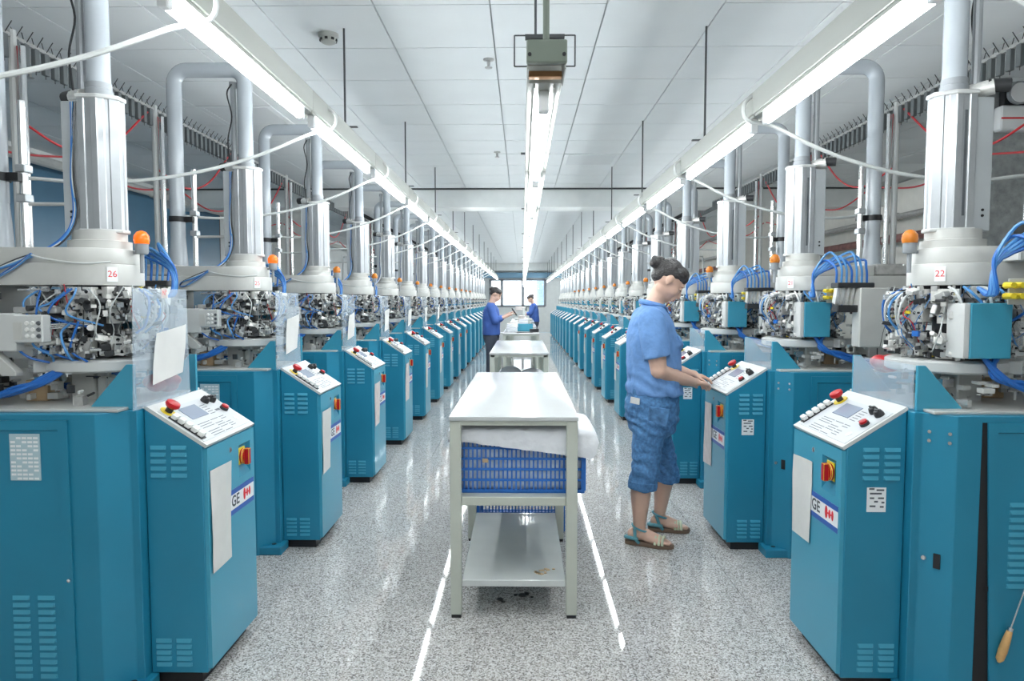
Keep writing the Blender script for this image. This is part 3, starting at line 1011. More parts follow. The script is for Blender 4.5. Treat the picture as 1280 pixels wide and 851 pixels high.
P('side_rail', MB().cbox((-.09, -.19, 1.325), (.15, .03, .022)).mesh('side_rail', 'mid_metal', bevel=.003), maxk=MID)
P('probe_rod', MB().tube([(-.14, -.21, 1.395), (-.05, -.21, 1.397)], .0035, 6).tube([(-.055, -.21, 1.397), (-.035, -.21, 1.397)], .009, 8).mesh('probe_rod', 'steel'), maxk=3)
for z in (1.268, 1.275, 1.282):
    P('feed_rod', MB().tube([(-.04, -.21, z - .006), (.06, -.13, z)], .003, 6).mesh('feed_rod', 'steel'), maxk=2)
# yellow fittings and plate
i_fp = P('fitting_plate', MB().box(-.145, -.0, .262, .268, 1.345, 1.43).mesh('fitting_plate', 'light_grey', bevel=.002), maxk=4)
for r_ in range(2):
    for c_ in range(5):
        x = .01 - .03 * c_
        P('air_fitting', MB().tube([(x, .268, 1.408 - .035 * r_), (x + .006, .315, 1.408 - .035 * r_)], [.011, .009], 10).mesh('air_fitting', 'yellow' if c_ < 3 else 'steel'), i_fp, maxk=4)
P('rear_motor', MB().tube([(-.12, .20, 1.58), (-.24, .21, 1.62)], .036, 16).tube([(-.09, .20, 1.572), (-.12, .20, 1.58)], .046, 16).mesh('rear_motor', 'dark_metal'), maxk=0, side='R')
P('motor_band', MB().tube([(-.15, .203, 1.59), (-.19, .206, 1.605)], .0385, 16).mesh('motor_band', 'alu'), maxk=0, side='R')
P('motor_bracket', MB().box(-.20, -.05, .14, .24, 1.49, 1.535).mesh('motor_bracket', 'light_grey', bevel=.004), maxk=0, side='R')

# valve manifold on its own bracket behind
P('manifold_post', MB().box(-.20, -.05, .44, .52, 1.13, 1.42).box(-.36, -.20, .44, .50, 1.16, 1.24).box(-.42, -.36, .10, .50, 1.16, 1.24).mesh('manifold_post', 'casting', bevel=.005), maxk=MID)
i_vm = P('valve_manifold', MB().box(-.13, .05, .42, .50, 1.42, 1.445).box(-.13, .05, .44, .50, 1.30, 1.335).mesh('valve_manifold', 'dark_metal', bevel=.004), maxk=MID)
for q in range(7):
    x = -.115 + .025 * q
    P('valve', MB().cbox((x, .45, 1.385), (.014, .035, .09), (R(-18), 0, 0)).mesh('valve', 'bright_metal', bevel=.002), i_vm, maxk=3)
for q in range(7):
    x = -.115 + .025 * q
    h = .06 + .02 * (q % 3)
    pts = spline([(x, .45, 1.44), (x + .005, .45, 1.50 + h * .3), (x + .02 + .01 * (q % 2), .42 - .01 * q, 1.50 + h), (.09 + .004 * q, .36, 1.49), (.105, .33 + .006 * q, 1.38), (.08, .24, 1.40)], 5)
    P('air_hose', MB().tube(pts, .006, 6).mesh('air_hose', 'pale_hose' if q % 3 else 'blue_hose'), i_vm, maxk=NEAR)

# blue hoses, left and right
hrng = random.Random(3)
hj = MB()


def hose(ctrl, r, m, maxk=NEAR, side=None, n=5, name='air_hose'):
    pts = spline(ctrl, n)
    P(name, MB().tube(pts, r, 6).mesh(name, m), maxk=maxk, side=side)
    hj.mi = 0 if 'blue' in m else 1
    hj.tube(spline(ctrl, 3), r, 4)


for q in range(6):
    j = lambda s: hrng.uniform(-s, s)
    hose([(-.02 + j(.03), -.16, 1.13), (-.07 + j(.02), -.20, 1.08 + j(.01)), (-.16, -.22 + j(.02), 1.045 + j(.015)), (-.27 + j(.02), -.2 + j(.03), 1.02), (-.40, -.16 + j(.03), 1.04 + j(.03))], .0075, 'blue_hose')
    hose([(.0 + j(.05), .20, 1.18), (-.02 + j(.03), .225 + j(.02), 1.10 + j(.01)), (-.12 + j(.02), .24 + j(.02), 1.065 + j(.015)), (-.27, .22 + j(.03), 1.02 + j(.02)), (-.42, .17 + j(.03), 1.0 + j(.02))], .0085, 'blue_hose')
for q in range(5):
    j = lambda s: hrng.uniform(-s, s)
    x0 = -.10 + .04 * q
    hose([(x0 + j(.05), -.17, 1.40), (x0 - .03 + j(.03), -.205 + j(.02), 1.36 + j(.03)), (x0 - .02 + j(.04), -.20 + j(.02), 1.31 + j(.03)), (x0 + .03 + j(.04), -.15, 1.29 + j(.03))], .0036, 'blue_hose' if q % 2 else 'pale_hose')
    hose([(x0 - .03 + j(.04), -.19, 1.27 + j(.02)), (x0 - .05 + j(.03), -.21 + j(.015), 1.22 + j(.03)), (x0 + j(.05), -.205 + j(.015), 1.17 + j(.02)), (x0 + .03 + j(.04), -.17, 1.14)], .0042, 'pale_hose' if q % 2 else 'blue_hose')
    hose([(.12 - .05 * q, .15, 1.405), (.13 - .05 * q, .215 + j(.01), 1.385 + j(.01)), (.10 - .05 * q + j(.02), .215, 1.33), (.06 - .03 * q, .16, 1.27)], .005, ['white_cable', 'pale_hose', 'white_cable', 'pale_hose', 'blue_hose'][q])
    hose([(.18 + j(.01), .05 - .02 * q, 1.40), (.225 + j(.01), .06 - .03 * q, 1.36), (.23 + j(.01), .05 - .03 * q, 1.29 + j(.02)), (.19, .04 - .03 * q, 1.24)], .0045, ['white_cable', 'white_cable', 'pale_hose', 'white_cable', 'blue_hose'][q])
# looped cable bundle on the head plate, left side
for q in range(4):
    j = lambda s: hrng.uniform(-s, s)
    hose([(-.03 + .004 * q, -.06, 2.07), (-.024 + j(.008), -.062, 1.95), (-.03 + j(.010), -.062, 1.8), (-.026 + j(.010), -.064, 1.66), (-.06, -.11, 1.56 + j(.01)), (-.16, -.178 + j(.004), 1.50 + j(.01)), (-.25, -.18, 1.46), (-.265, -.18, 1.435), (-.23, -.182, 1.44), (-.16, -.18, 1.485 + j(.008)), (-.11, -.18, 1.52)], .0045, ['blue_hose', 'white_cable', 'pale_hose', 'dark_metal'][q])
hose([(-.11, -.18, 1.515), (-.05, -.178, 1.50), (.05, -.168, 1.488), (.13, -.12, 1.495)], .0035, 'white_cable')
P('hoses', hj.mesh('hoses', ['blue_hose', 'white_cable'], smooth=False), mink=NEAR + 1, maxk=MID + 2, kind='stuff')

# ------------------------------------------------------------------ place the machines
NM = 19
AX = 1.59
MY0 = 2.53
EXTRA_L = ['with a lit orange beacon and a tall clear guard', 'behind the lit one', 'with pink-marked paper on its door', 'four along the aisle', 'five along the aisle']
machines = {}


def place(side, k):
    left = side == 'left'
    root = empty('knitting_machine', (-AX if left else AX, MY0 + PITCH * k, 0), 0 if left else pi)
    end = {'left': 'left row', 'right': 'right row'}[side]
    root['label'] = 'turquoise knitting machine with silver tower, %s from the front in the %s' % (ORD[k], end)
    root['category'] = 'machine'
    root['group'] = 'knitting machines in the %s' % end
    vis = 'L' if left else 'R'
    objs = {}
    for i, s in enumerate(SPEC):
        if not (s['mink'] <= k <= s['maxk']):
            continue
        if s['side'] and s['side'] != vis:
            continue
        pi_ = i_doorR0 if (s['parent'] == i_doorR and k == 0) else s['parent']
        par = root if pi_ is None else objs.get(pi_)
        if par is None:
            continue
        me = s['me']
        if s['name'] == 'beacon_dome' and (left and k < 2):
            me = DOME['lit']
        o = bpy.data.objects.new(s['name'], me)
        COL.objects.link(o)
        o.parent = par
        if s['loc']:
            o.location = s['loc']
        if s['rot']:
            o.rotation_euler = s['rot']
        for kk, vv in s['props'].items():
            o[kk] = vv
        objs[i] = o
    machines[side, k] = root
    return root


for k in range(NM):
    for side in ('left', 'right'):
        place(side, k)

# guards: tall clear sheet on the left row, low one on the right row
gl = MB()
gl.add([(.29, -.29, .99), (.29, .10, 1.0), (.275, .12, 1.4), (.275, -.245, 1.4), (.293, -.29, .99), (.293, .10, 1.0), (.278, .12, 1.4), (.278, -.245, 1.4)],
       [(0, 3, 2, 1), (4, 5, 6, 7), (0, 1, 5, 4), (1, 2, 6, 5), (2, 3, 7, 6), (3, 0, 4, 7)])
gl_me = gl.mesh('guard_sheet', 'clear_sheet', smooth=False)
gr_me = MB().box(.262, .266, -.21, .21, .99, 1.14).mesh('guard_sheet', 'clear_sheet', smooth=False)
for k in range(12):
    link('guard_sheet', gl_me, machines['left', k], label='clear plastic guard')
    link('guard_sheet', gr_me, machines['right', k], label='clear plastic guard')


def to_world(side, k, p):
    r = machines[side, k]
    s = 1 if side == 'left' else -1
    return Vector((r.location.x + s * p[0], r.location.y + s * p[1], p[2]))


def ordk(k):
    return ORD[k]


# paper sheets on the guards (left) and taped to the doors
prng = random.Random(11)


def sheet(y0, y1, z0, z1, x, seed, skew=.01, nx=6, nz=8, th=.0012):
    rr = random.Random(seed)
    ph = rr.uniform(0, 6)
    b = MB()
    vs = []
    for a in range(nz + 1):
        for c in range(nx + 1):
            u, w = c / nx, a / nz
            yy = y0 + (y1 - y0) * u + skew * (w - .5) + rr.uniform(-.0015, .0015)
            zz = z0 + (z1 - z0) * w + skew * (u - .5) * .8
            xx = x + .0035 * (sin(ph + u * 3 + w * 4) + 1) * (0.4 + .6 * w)
            vs.append((xx, yy, zz))
    N = len(vs)
    vs += [(p[0] + th, p[1], p[2]) for p in vs]
    fs = []
    W = nx + 1
    for a in range(nz):
        for c in range(nx):
            q = (a * W + c, a * W + c + 1, (a + 1) * W + c + 1, (a + 1) * W + c)
            fs.append(tuple(N + i for i in q))
            fs.append(q[::-1])
    ring = [c for c in range(W)] + [a * W + nx for a in range(1, nz + 1)] + [nz * W + c for c in range(nx - 1, -1, -1)] + [a * W for a in range(nz - 1, 0, -1)]
    for i in range(len(ring)):
        p, q = ring[i], ring[(i + 1) % len(ring)]
        fs.append((p, q, N + q, N + p))
    b.add(vs, fs)
    return b


LX = d1 + .002
for side in ('left', 'right'):
    for k in range(9):
        pink = (side, k) in (('left', 2), ('right', 1), ('left', 3))
        r = prng
        y0, y1 = -.19 + r.uniform(-.01, .01), -.035 + r.uniform(-.015, .015)
        z1 = .75 + r.uniform(-.01, .015)
        z0 = .40 + r.uniform(-.04, .04)
        b = sheet(y0, y1, z0, z1, LX, k * 3 + (side == 'left'), skew=r.uniform(-.008, .012))
        me = b.mesh('paper_sheet', 'paper_pink' if pink else 'paper', angle=80)
        rt = machines[side, k]
        lab = '%s paper strip taped to the console door of the %s machine in the %s row' % ('pink-stained' if pink else 'white', ordk(k), side)
        link('paper_sheet', me, None, tuple(rt.location), tuple(rt.rotation_euler), label=lab, category='paper', group='papers taped to console doors')
for k in range(7):
    b = sheet(-.165 + .01 * (k % 2), .05 - .015 * (k % 3), 1.075, 1.255 + .012 * (k % 2), .297, 40 + k, skew=.03)
    me = b.mesh('pattern_sheet', 'paper', angle=80)
    rt = machines['left', k]
    link('pattern_sheet', me, None, tuple(rt.location), tuple(rt.rotation_euler), label='white pattern sheet hung on the clear guard of the %s left machine' % ordk(k), category='paper', group='pattern sheets on clear guards')

# red bundles behind the guards
for side, k, p, lab in (('left', 0, (.20, .06, 1.03), 'red cloth bundle behind the clear guard of the first left machine'), ('right', 0, (.16, -.16, 1.10), 'red cloth bundle behind the low guard of the first right machine')):
    b = MB()
    rr = random.Random(5)
    for q in range(5):
        b.ball((rr.uniform(-.03, .03), rr.uniform(-.05, .05), rr.uniform(-.005, .02)), (.035, .045, .028), 12, 8)
    me = b.mesh('red_cloth', 'red', angle=80)
    w = to_world(side, k, p)
    link('red_cloth', me, None, tuple(w), None, label=lab, category='cloth')

# numbered stickers on the first machines' heads
for side, k, txt, loc_y in (('left', 0, '26', -1), ('right', 0, '22', 1), ('left', 1, '25', -1), ('right', 1, '21', 1)):
    b = MB()
    t = R(38) * loc_y
    rad = .1685
    M = Matrix.Translation((rad * cos(t) - .008, rad * sin(t), 1.452)) @ Matrix.Rotation(t, 4, 'Z') @ Matrix(((0, 0, 1, 0), (1, 0, 0, 0), (0, 1, 0, 0), (0, 0, 0, 1)))
    b.box(-.018, .018, -.026, .026, 0, .001, M)
    b.mi = 1
    b.add(*text_mesh(txt, .032, M @ Matrix.Translation((0, 0, .0016))))
    link('number_sticker', b.mesh('number_sticker', ['label_white', 'label_red'], smooth=False), machines[side, k], label='white sticker with red number')

b = MB()
M = Matrix.Translation((.2815, -.05, 1.385)) @ Matrix(((0, 0, 1, 0), (1, 0, 0, 0), (0, 1, 0, 0), (0, 0, 0, 1)))
b.box(-.022, .022, -.018, .018, 0, .001, M)
b.mi = 1
b.add(*text_mesh('N°', .026, M @ Matrix.Translation((0, 0, .0016))))
link('number_sticker', b.mesh('number_sticker', ['paper_pink', 'label_red'], smooth=False), machines['left', 0], label='pinkish sticker on the clear guard')

# hooked tool with a wooden handle hanging on the first right machine
w = to_world('right', 0, (.055, .345, 0))
t = empty('hook_tool', (w.x + .02, w.y, .18), label='wooden-handled steel hook tool hanging on the first right machine door', category='tool')
d = Vector((.30, 0, 1.0)).normalized()
hp = [(0, .004), (.012, .012), (.04, .014), (.08, .012), (.108, .009), (.112, .008)]
link('handle', MB().tube([d * a for a, _ in hp], [r_ for _, r_ in hp], 14).mesh('handle', 'wood'), t)
link('ferrule', MB().tube([d * .110, d * .122], .0085, 12).mesh('ferrule', 'steel'), t)
link('shaft', MB().tube([d * .12, d * .40], .0025, 8).mesh('shaft', 'steel'), t)

# ------------------------------------------------------------------ yarn sensor rails behind the machines
RX, RZ = 2.58, 2.70
sens = MB()
sens.box(-.012, .012, -.018, .018, -.13, -.015)
sens_me = sens.mesh('yarn_sensor', 'sensor', bevel=.002)
spr = MB()
spr.tube([(0, 0, -.02), (.045, 0, .045)], .0025, 5)
spr.tube([(0, 0, -.02), (-.03, .02, .05)], .0025, 5)
spr.tube([(0, 0, -.13), (0.0, .0, -.15)], .002, 5)
spr_me = spr.mesh('antenna', 'dark_metal')
NS = 18
far_b = MB()
for q in range(NS):
    y = .04 + q * PITCH / NS
    far_b.mi = 0
    far_b.box(-.012, .012, y - .018, y + .018, -.13, -.015)
    far_b.mi = 1
    far_b.box(-.002, .045, y - .002, y + .002, -.01, .045)
far_me = far_b.mesh('sensors', ['sensor', 'dark_metal'], smooth=False)
post_me = MB().tube([(0, .022, -RZ), (0, .022, .02)], .02, 10).mesh('post', 'light_grey')
post2_me = MB().tube([(.05, .02, -RZ), (.05, .02, -.06)], .017, 10).mesh('post', 'steel')
rail_me = MB().box(-.01, .01, 0, PITCH - .002, -.02, .0).mesh('rail', 'mid_metal')
rh = MB()
rh.tube(spline([(.03, .02, -.06), (.03, .04, -.5), (.02, .05, -1.2)], 6), .007, 6)
rh.tube(spline([(.0, .05, -.42), (.05, .35, -.50), (.02, .8, -.38), (0, 1.27, -.05)], 8), .007, 6)
rh.tube(spline([(-.5, .03, -.36), (-.45, .5, -.47), (-.5, 1.27, -.36)], 8), .007, 6)
rh_me = rh.mesh('red_hose', 'red_hose')
for side in ('left', 'right'):
    s = -1 if side == 'left' else 1
    for k in range(0, NM - 1):
        y = MY0 + PITCH * (k - 1) + .94
        t = empty('yarn_rail', (s * RX, y, RZ), 0, label='yarn rail of grey hanging sensors behind the %s row, bay %s from the front' % (side, ORD[k]), category='rail', group='yarn rails behind the %s row' % side)
        if s > 0:
            t.scale = (-1, 1, 1)
        link('post', post_me, t)
        link('post', post2_me, t)
        link('rail', rail_me, t)
        link('red_hose', rh_me, t, label='red air hose')
        if k < 6:
            for q in range(NS):
                o = link('yarn_sensor', sens_me, t, (0, .04 + q * PITCH / NS, 0))
                if k < 3:
                    link('antenna', spr_me, o)
        else:
            link('sensors', far_me, t, kind='stuff')

# white feed cables from the light rows to the machines
for side in ('left', 'right'):
    s = -1 if side == 'left' else 1
    lz = 2.26 if side == 'left' else 2.18
    x0 = -1.0 if side == 'left' else 1.02
    for k in range(-1, 15):
        y = (3.44 if side == 'left' else 3.0) + PITCH * k
        ye = MY0 + PITCH * k + .42
        ctrl = [(x0 + s * .06, y - .02, lz - .02), (x0 + s * .02, y, lz + .065), (x0 - s * .062, y + .01, lz + .03), (x0 - s * .05, y + .015, lz - .045), (x0 + s * .06, y, lz - .075)]
        a = Vector((x0 + s * .06, y, lz - .075))
        e_ = Vector((s * 2.14, ye, 1.885))
        for q in range(1, 6):
            u = q / 6
            p = a.lerp(e_, u)
            p.z -= .16 * 4 * u * (1 - u) * .6
            ctrl.append(tuple(p))
        ctrl += [tuple(e_), (s * 2.17, ye + .01, 1.86), (s * 2.18, ye + .01, 1.7), (s * 2.18, ye, 1.4)]
        me = MB().tube(spline(ctrl, 4), .0085, 7).mesh('feed_cable', 'white_cable')
        link('feed_cable', me, label='white feed cable sagging from the %s light row to machine %s' % (side, ('nearest the frame edge' if k < 0 else ORD[k])), category='cable', group='white feed cables, %s row' % side)

# ------------------------------------------------------------------ tables, crates
def table(xc, y0, y1, w, h, name_label, legs_y, mid=True, low=None, group='work tables in the aisle'):
    t = empty('work_table', (xc, (y0 + y1) / 2, 0), label=name_label, category='table', group=group)
    yc = (y0 + y1) / 2
    a, c = y0 - yc, y1 - yc
    hw = w / 2
    link('tabletop', MB().box(-hw, hw, a, c, h - .018, h).mesh('tabletop', 'table_top', bevel=.004, seg=2), t)
    b = MB()
    b.box(-hw + .012, hw - .012, a + .01, a + .04, h - .038, h - .018)
    b.box(-hw + .012, hw - .012, c - .04, c - .01, h - .038, h - .018)
    b.box(-hw + .012, -hw + .045, a + .01, c - .01, h - .038, h - .018)
    b.box(hw - .045, hw - .012, a + .01, c - .01, h - .038, h - .018)
    link('apron', b.mesh('apron', 'table_frame', smooth=False), t)
    lm = MB().box(-.0235, .0235, -.02, .02, .014, h - .018).mesh('leg', 'table_frame', bevel=.003)
    fm = MB().box(-.02, .02, -.018, .018, 0, .014).mesh('rubber_foot', 'black')
    for y in legs_y:
        for x in (-hw + .026, hw - .026):
            l = link('leg', lm, t, (x, y - yc, 0))
            link('rubber_foot', fm, l)
    if mid:
        link('middle_shelf', MB().box(-hw + .05, hw - .05, a + .012, c - .02, .487, .525).mesh('middle_shelf', 'table_frame', bevel=.003), t)
    if low:
        link('lower_shelf', MB().box(-hw + .05, hw - .05, a + .012, low - yc, .135, .165).mesh('lower_shelf', 'shelf_board', bevel=.003), t)
    return t


TX = -.036
table(TX, 2.84, 4.62, .545, .87, 'nearest white-topped work table with a shelf and blue crate', (2.865, 3.80, 4.595), True, 3.78)
table(-.03, 6.3, 8.25, .55, .87, 'second white-topped work table along the aisle, bare top', (6.33, 7.3, 8.22), True, None)
table(-.02, 10.4, 12.3, .56, .85, 'third work table along the aisle with goods on top', (10.43, 11.4, 12.27), False, None)
table(-.01, 12.9, 14.8, .56, .85, 'fourth work table along the aisle, beyond the goods', (12.93, 13.9, 14.77), False, None)
table(0, 16.0, 18.6, .56, .85, 'farthest work table along the aisle with folded goods', (16.03, 17.3, 18.57), False, None)


def crate(x0, x1, y0, y1, z0, h, label, individual=True):
    t = empty('plastic_crate', ((x0 + x1) / 2, (y0 + y1) / 2, z0), label=label, category='crate', group='blue plastic crates')
    w, d = (x1 - x0) / 2, (y1 - y0) / 2
    th = .012
    link('base', MB().box(-w + .005, w - .005, -d + .005, d - .005, 0, .012).mesh('base', 'crate_blue'), t)
    b = MB()
    for (a, c, e_, f) in ((-w - .006, w + .006, -d - .006, -d + th), (-w - .006, w + .006, d - th, d + .006), (-w - .006, -w + th, -d + th, d - th), (w - th, w + .006, -d + th, d - th)):
        b.box(a, c, e_, f, h - .022, h)
    link('rim', b.mesh('rim', 'crate_blue', smooth=False), t)
    b = MB()
    for (a, c) in ((-w, -d), (w - .02, -d), (-w, d - .02), (w - .02, d - .02)):
        b.box(a, a + .02, c, c + .02, .012, h - .02)
    link('corner_post', b.mesh('corner_post', 'crate_blue', smooth=False), t)
    nr = 6
    zs = [.012 + (h - .034) * q / (nr - 1) for q in range(nr)]
    rail = MB().box(-w + .02, w - .02, -d, -d + .010, -.0045, .0045).mesh('rail', 'crate_blue')
    railt = MB().box(-.005, .005, -d + .02, d - .02, -.0045, .0045).mesh('rail', 'crate_blue')
    for z in zs:
        link('rail', rail, t, (0, 0, z))
        link('rail', rail, t, (0, 2 * d - .01, z))
        for x in (-w + .005, w - .005):
            link('rail', railt, t, (x, 0, z))
    nb = int((2 * w - .04) / .0185)
    sm = MB().box(-.0034, .0034, -d + .002, -d + .007, .012, h - .02).mesh('slat', 'crate_blue')
    stm = MB().box(-.0035, .0035, -.0042, .0042, .012, h - .02).mesh('slat', 'crate_blue')
    for q in range(1, nb):
        x = -w + .02 + (2 * w - .04) * q / nb
        link('slat', sm, t, (x, 0, 0))
        if individual:
            link('slat', sm, t, (x, 2 * d - .009, 0))
    ns = int((2 * d - .04) / .0185)
    for q in range(1, ns):
        y = -d + .02 + (2 * d - .04) * q / ns
        for x in (-w + .005, w - .005):
            link('slat', stm, t, (x, y, 0))
    if individual:
        link('name_plate', MB().box(-.065, .055, -d - .001, -d + .002, h - .075, h - .02).mesh('name_plate', 'crate_blue'), t)
        link('tag', MB().box(-.165, -.14, -d - .003, -d - .001, .135, .152).mesh('tag', 'cardboard'), t, label='small brown tag')
    return t


CX0, CX1, CY0, CY1, CZ = -.29, .275, 2.91, 3.31, .525
crate(CX0, CX1, CY0, CY1, CZ, .265, 'blue slatted plastic crate with white cloth on the middle shelf')
crate(-.27, .25, 3.92, 4.32, 0.0, .30, 'blue plastic crate on the floor behind the lower shelf', False)
# goods inside the upper crate: a stuffed white bag that fills it
rr = random.Random(2)
bm = bmesh.new()
bmesh.ops.create_cube(bm, size=1)
bmesh.ops.subdivide_edges(bm, edges=bm.edges[:], cuts=14, use_grid_fill=True)
for v in bm.verts:
    p = v.co.copy()
    k_ = 1 - .06 * (abs(p.x * 2) ** 8 + abs(p.z * 2) ** 8) * .5
    v.co = Vector((p.x * (CX1 - CX0 - .036), p.y * (CY1 - CY0 - .030) * k_, p.z * .25))
    v.co.y += .003 * sin(p.x * 60 + p.z * 9) * (1 if abs(p.y) > .45 else 0)
    v.co += Vector(((CX0 + CX1) / 2, (CY0 + CY1) / 2, CZ + .14))
me = bpy.data.meshes.new('white_goods')
bm.to_mesh(me)
bm.free()
me.polygons.foreach_set('use_smooth', [True] * len(me.polygons))
me.materials.append(MATS['goods'])
link('white_goods', me, label='white stuffed goods bag filling the shelf crate', category='goods')
# cloth liner: bag bulging over the crate and draped outside its front and right
vs, fs = [], []
NX, NZ = 40, 9
b = MB()
rr = random.Random(9)


def liner_path(u):
    # profile around the crate rim, u 0..1 across the front from left to right
    return CX0 - .012 + (CX1 - CX0 + .024) * u


def wob(x, z):
    return .006 * sin(x * 38 + z * 20) + .004 * sin(x * 71 + 1.3) + .003 * sin(z * 90 + x * 12)


top_z = CZ + .285
ring_n = 72
per = [(CX0 - .014, CY0 - .014), (CX1 + .014, CY0 - .014), (CX1 + .014, CY1 + .014), (CX0 - .014, CY1 + .014)]
lens_ = [CX1 - CX0 + .028, CY1 - CY0 + .028] * 2
tot = sum(lens_)
ringp = []
for q in range(ring_n):
    d_ = tot * q / ring_n
    i = 0
    while d_ > lens_[i]:
        d_ -= lens_[i]
        i += 1
    p, p2 = Vector(per[i]), Vector(per[(i + 1) % 4])
    ringp.append((p.lerp(p2, d_ / lens_[i]), i))
levels = 9
cxm, cym = (CX0 + CX1) / 2, (CY0 + CY1) / 2
for L in range(levels + 1):
    f_ = L / levels
    for q, (p, i) in enumerate(ringp):
        u = (p.x - CX0) / (CX1 - CX0)
        hem = CZ + .235 - .075 * max(0, min(1, u)) if i in (0,) else (CZ + .16 if i == 1 else CZ + .22)
        if i == 0 and u > .97:
            hem = CZ + .16
        out = Vector((p.x - cxm, p.y - cym)).normalized()
        ww = wob(q * .11, f_)
        if f_ <= .6:
            g = f_ / .6
            z = hem + (top_z - hem) * g
            bulge = .012 + (.03 if i == 1 else 0.004) * sin(pi * g)
            pos = p + out * (bulge + ww * (1 - .3 * g))
        else:
            g = (f_ - .6) / .4
            z = top_z + .010 * sin(g * pi / 2) - .004 * g + wob(q * .2, g) * .5
            pos = p + (Vector((cxm, cym)) - p) * (g * .96)
        vs.append((pos.x, pos.y, z))
for L in range(levels):
    for q in range(ring_n):
        fs.append((L * ring_n + q, L * ring_n + (q + 1) % ring_n, (L + 1) * ring_n + (q + 1) % ring_n, (L + 1) * ring_n + q))
fs.append(tuple(levels * ring_n + q for q in range(ring_n)))
b = MB().add(vs, fs)
link('cloth_liner', b.mesh('cloth_liner', 'bag_white', angle=80), label='white cloth liner bag draped over the rim of the shelf crate', category='cloth')
# scraps on the lower shelf
b = MB()
for q in range(9):
    b.cbox((.10 + rr.uniform(-.04, .05), 2.93 + rr.uniform(-.03, .05), .167), (rr.uniform(.008, .03), rr.uniform(.008, .02), .003), (0, 0, rr.uniform(0, 3)))
link('scraps', b.mesh('scraps', 'cardboard', smooth=False), label='small torn brown scraps on the lower shelf of the nearest table', category='scraps', kind='stuff')

link('cloth_sack', MB().ball((-.12, 6.75, .62), (.12, .22, .085), 20, 12).ball((.1, 6.7, .61), (.13, .2, .08), 20, 12).mesh('cloth_sack', 'bag_white', angle=80), label='white cloth sacks under the top of the second work table', category='sack')
b = MB()
for (x, y, r_) in ((-.10, 3.02, .013), (-.085, 3.0, .008), (.0, 3.06, .016), (.02, 3.08, .012), (-.03, 3.07, .009), (.045, 3.05, .007)):
    b.ball((x, y, r_ * .5), (r_ * 1.2, r_, r_ * .5), 8, 6)
link('lint_clumps', b.mesh('lint_clumps', 'black'), label='small black lint clumps on the floor under the nearest table', category='lint', kind='stuff')
# goods on the far tables
t = empty('parts_box', (.04, 11.2, .85), label='teal open parts box on the third work table', category='box')
b = MB()
for (x0, x1, y0, y1, z0, z1) in ((-.13, .13, -.1, .1, 0, .01), (-.13, -.12, -.1, .1, 0, .12), (.12, .13, -.1, .1, 0, .12), (-.12, .12, -.1, -.09, 0, .12), (-.12, .12, .09, .1, 0, .12)):
    b.box(x0, x1, y0, y1, z0, z1)
link('shell', b.mesh('shell', 'teal_light_sheen', smooth=False), t)
link('contents', MB().box(-.115, .115, -.085, .085, .01, .10).mesh('contents', 'light_grey', bevel=.01), t)
link('flat_tool', MB().box(-.09, .16, 10.62, 10.68, .85, .862).mesh('flat_tool', 'dark_metal', bevel=.003), label='black flat bar tool lying on the third work table', category='tool')
t = empty('tape_reel', (.19, 10.95, .85), label='dark round reel on the third work table near the aisle', category='reel')
link('rim', MB().lathe([(.03, 0), (.075, 0), (.075, .05), (.03, .05)], 20).mesh('rim', 'dark_metal'), t)
link('hub', MB().lathe([(.028, .002), (.028, .048)], 16).mesh('hub', 'light_grey'), t)
for i, (x, y, m, lab) in enumerate(((-.16, 11.0, 'bag_white', 'cream folded stack on the third table beside the standing worker'), (-.15, 11.7, 'paper_pink', 'pinkish folded stack on the third table, behind the cream one'), (.02, 13.5, 'bag_white', 'white folded stack on the fourth work table'), (-.02, 16.4, 'paper_pink', 'pink folded goods on the farthest work table'), (.1, 14.3, 'light_grey', 'grey folded stack at the end of the fourth work table'))):
    t = empty('folded_stack', (x, y, .85), label=lab, category='goods', group='folded goods on tables')
    for q in range(4):
        link('layer', MB().cbox((rr.uniform(-.01, .01), rr.uniform(-.01, .01), .0175 + .034 * q), (.17, .2, .032), (0, 0, rr.uniform(-.1, .1))).mesh('layer', m, bevel=.01, seg=2), t)
# sewing-type machine on the far table
t = empty('bench_press', (-.05, 17.6, .85), label='small white bench machine on the farthest work table', category='machine')
link('base', MB().box(-.15, .15, -.1, .1, 0, .05).mesh('base', 'light_grey', bevel=.008), t)
link('column', MB().box(.05, .13, -.06, .06, .05, .32).mesh('column', 'light_grey', bevel=.01), t)
link('arm', MB().box(-.13, .13, -.05, .05, .24, .34).mesh('arm', 'paper_pink', bevel=.01), t)
link('wheel', MB().tube([(.13, 0, .29), (.16, 0, .29)], .06, 16).mesh('wheel', 'dark_metal'), t)


# ------------------------------------------------------------------ people
def fuse(mb, name, m, voxel, smooth_it=6):
    me = mb.mesh('raw', m)
    o = bpy.data.objects.new('raw', me)
    COL.objects.link(o)
    r = o.modifiers.new('r', 'REMESH')
    r.mode = 'VOXEL'
    r.voxel_size = voxel
    sm = o.modifiers.new('s', 'SMOOTH')
    sm.factor = .5
    sm.iterations = smooth_it
    dg = bpy.context.evaluated_depsgraph_get()
    out = bpy.data.meshes.new_from_object(o.evaluated_get(dg))
    bpy.data.objects.remove(o)
    bpy.data.meshes.remove(me)
    out.name = name
    out.polygons.foreach_set('use_smooth', [True] * len(out.polygons))
    out.materials.clear()
    out.materials.append(MATS[m])
    return out


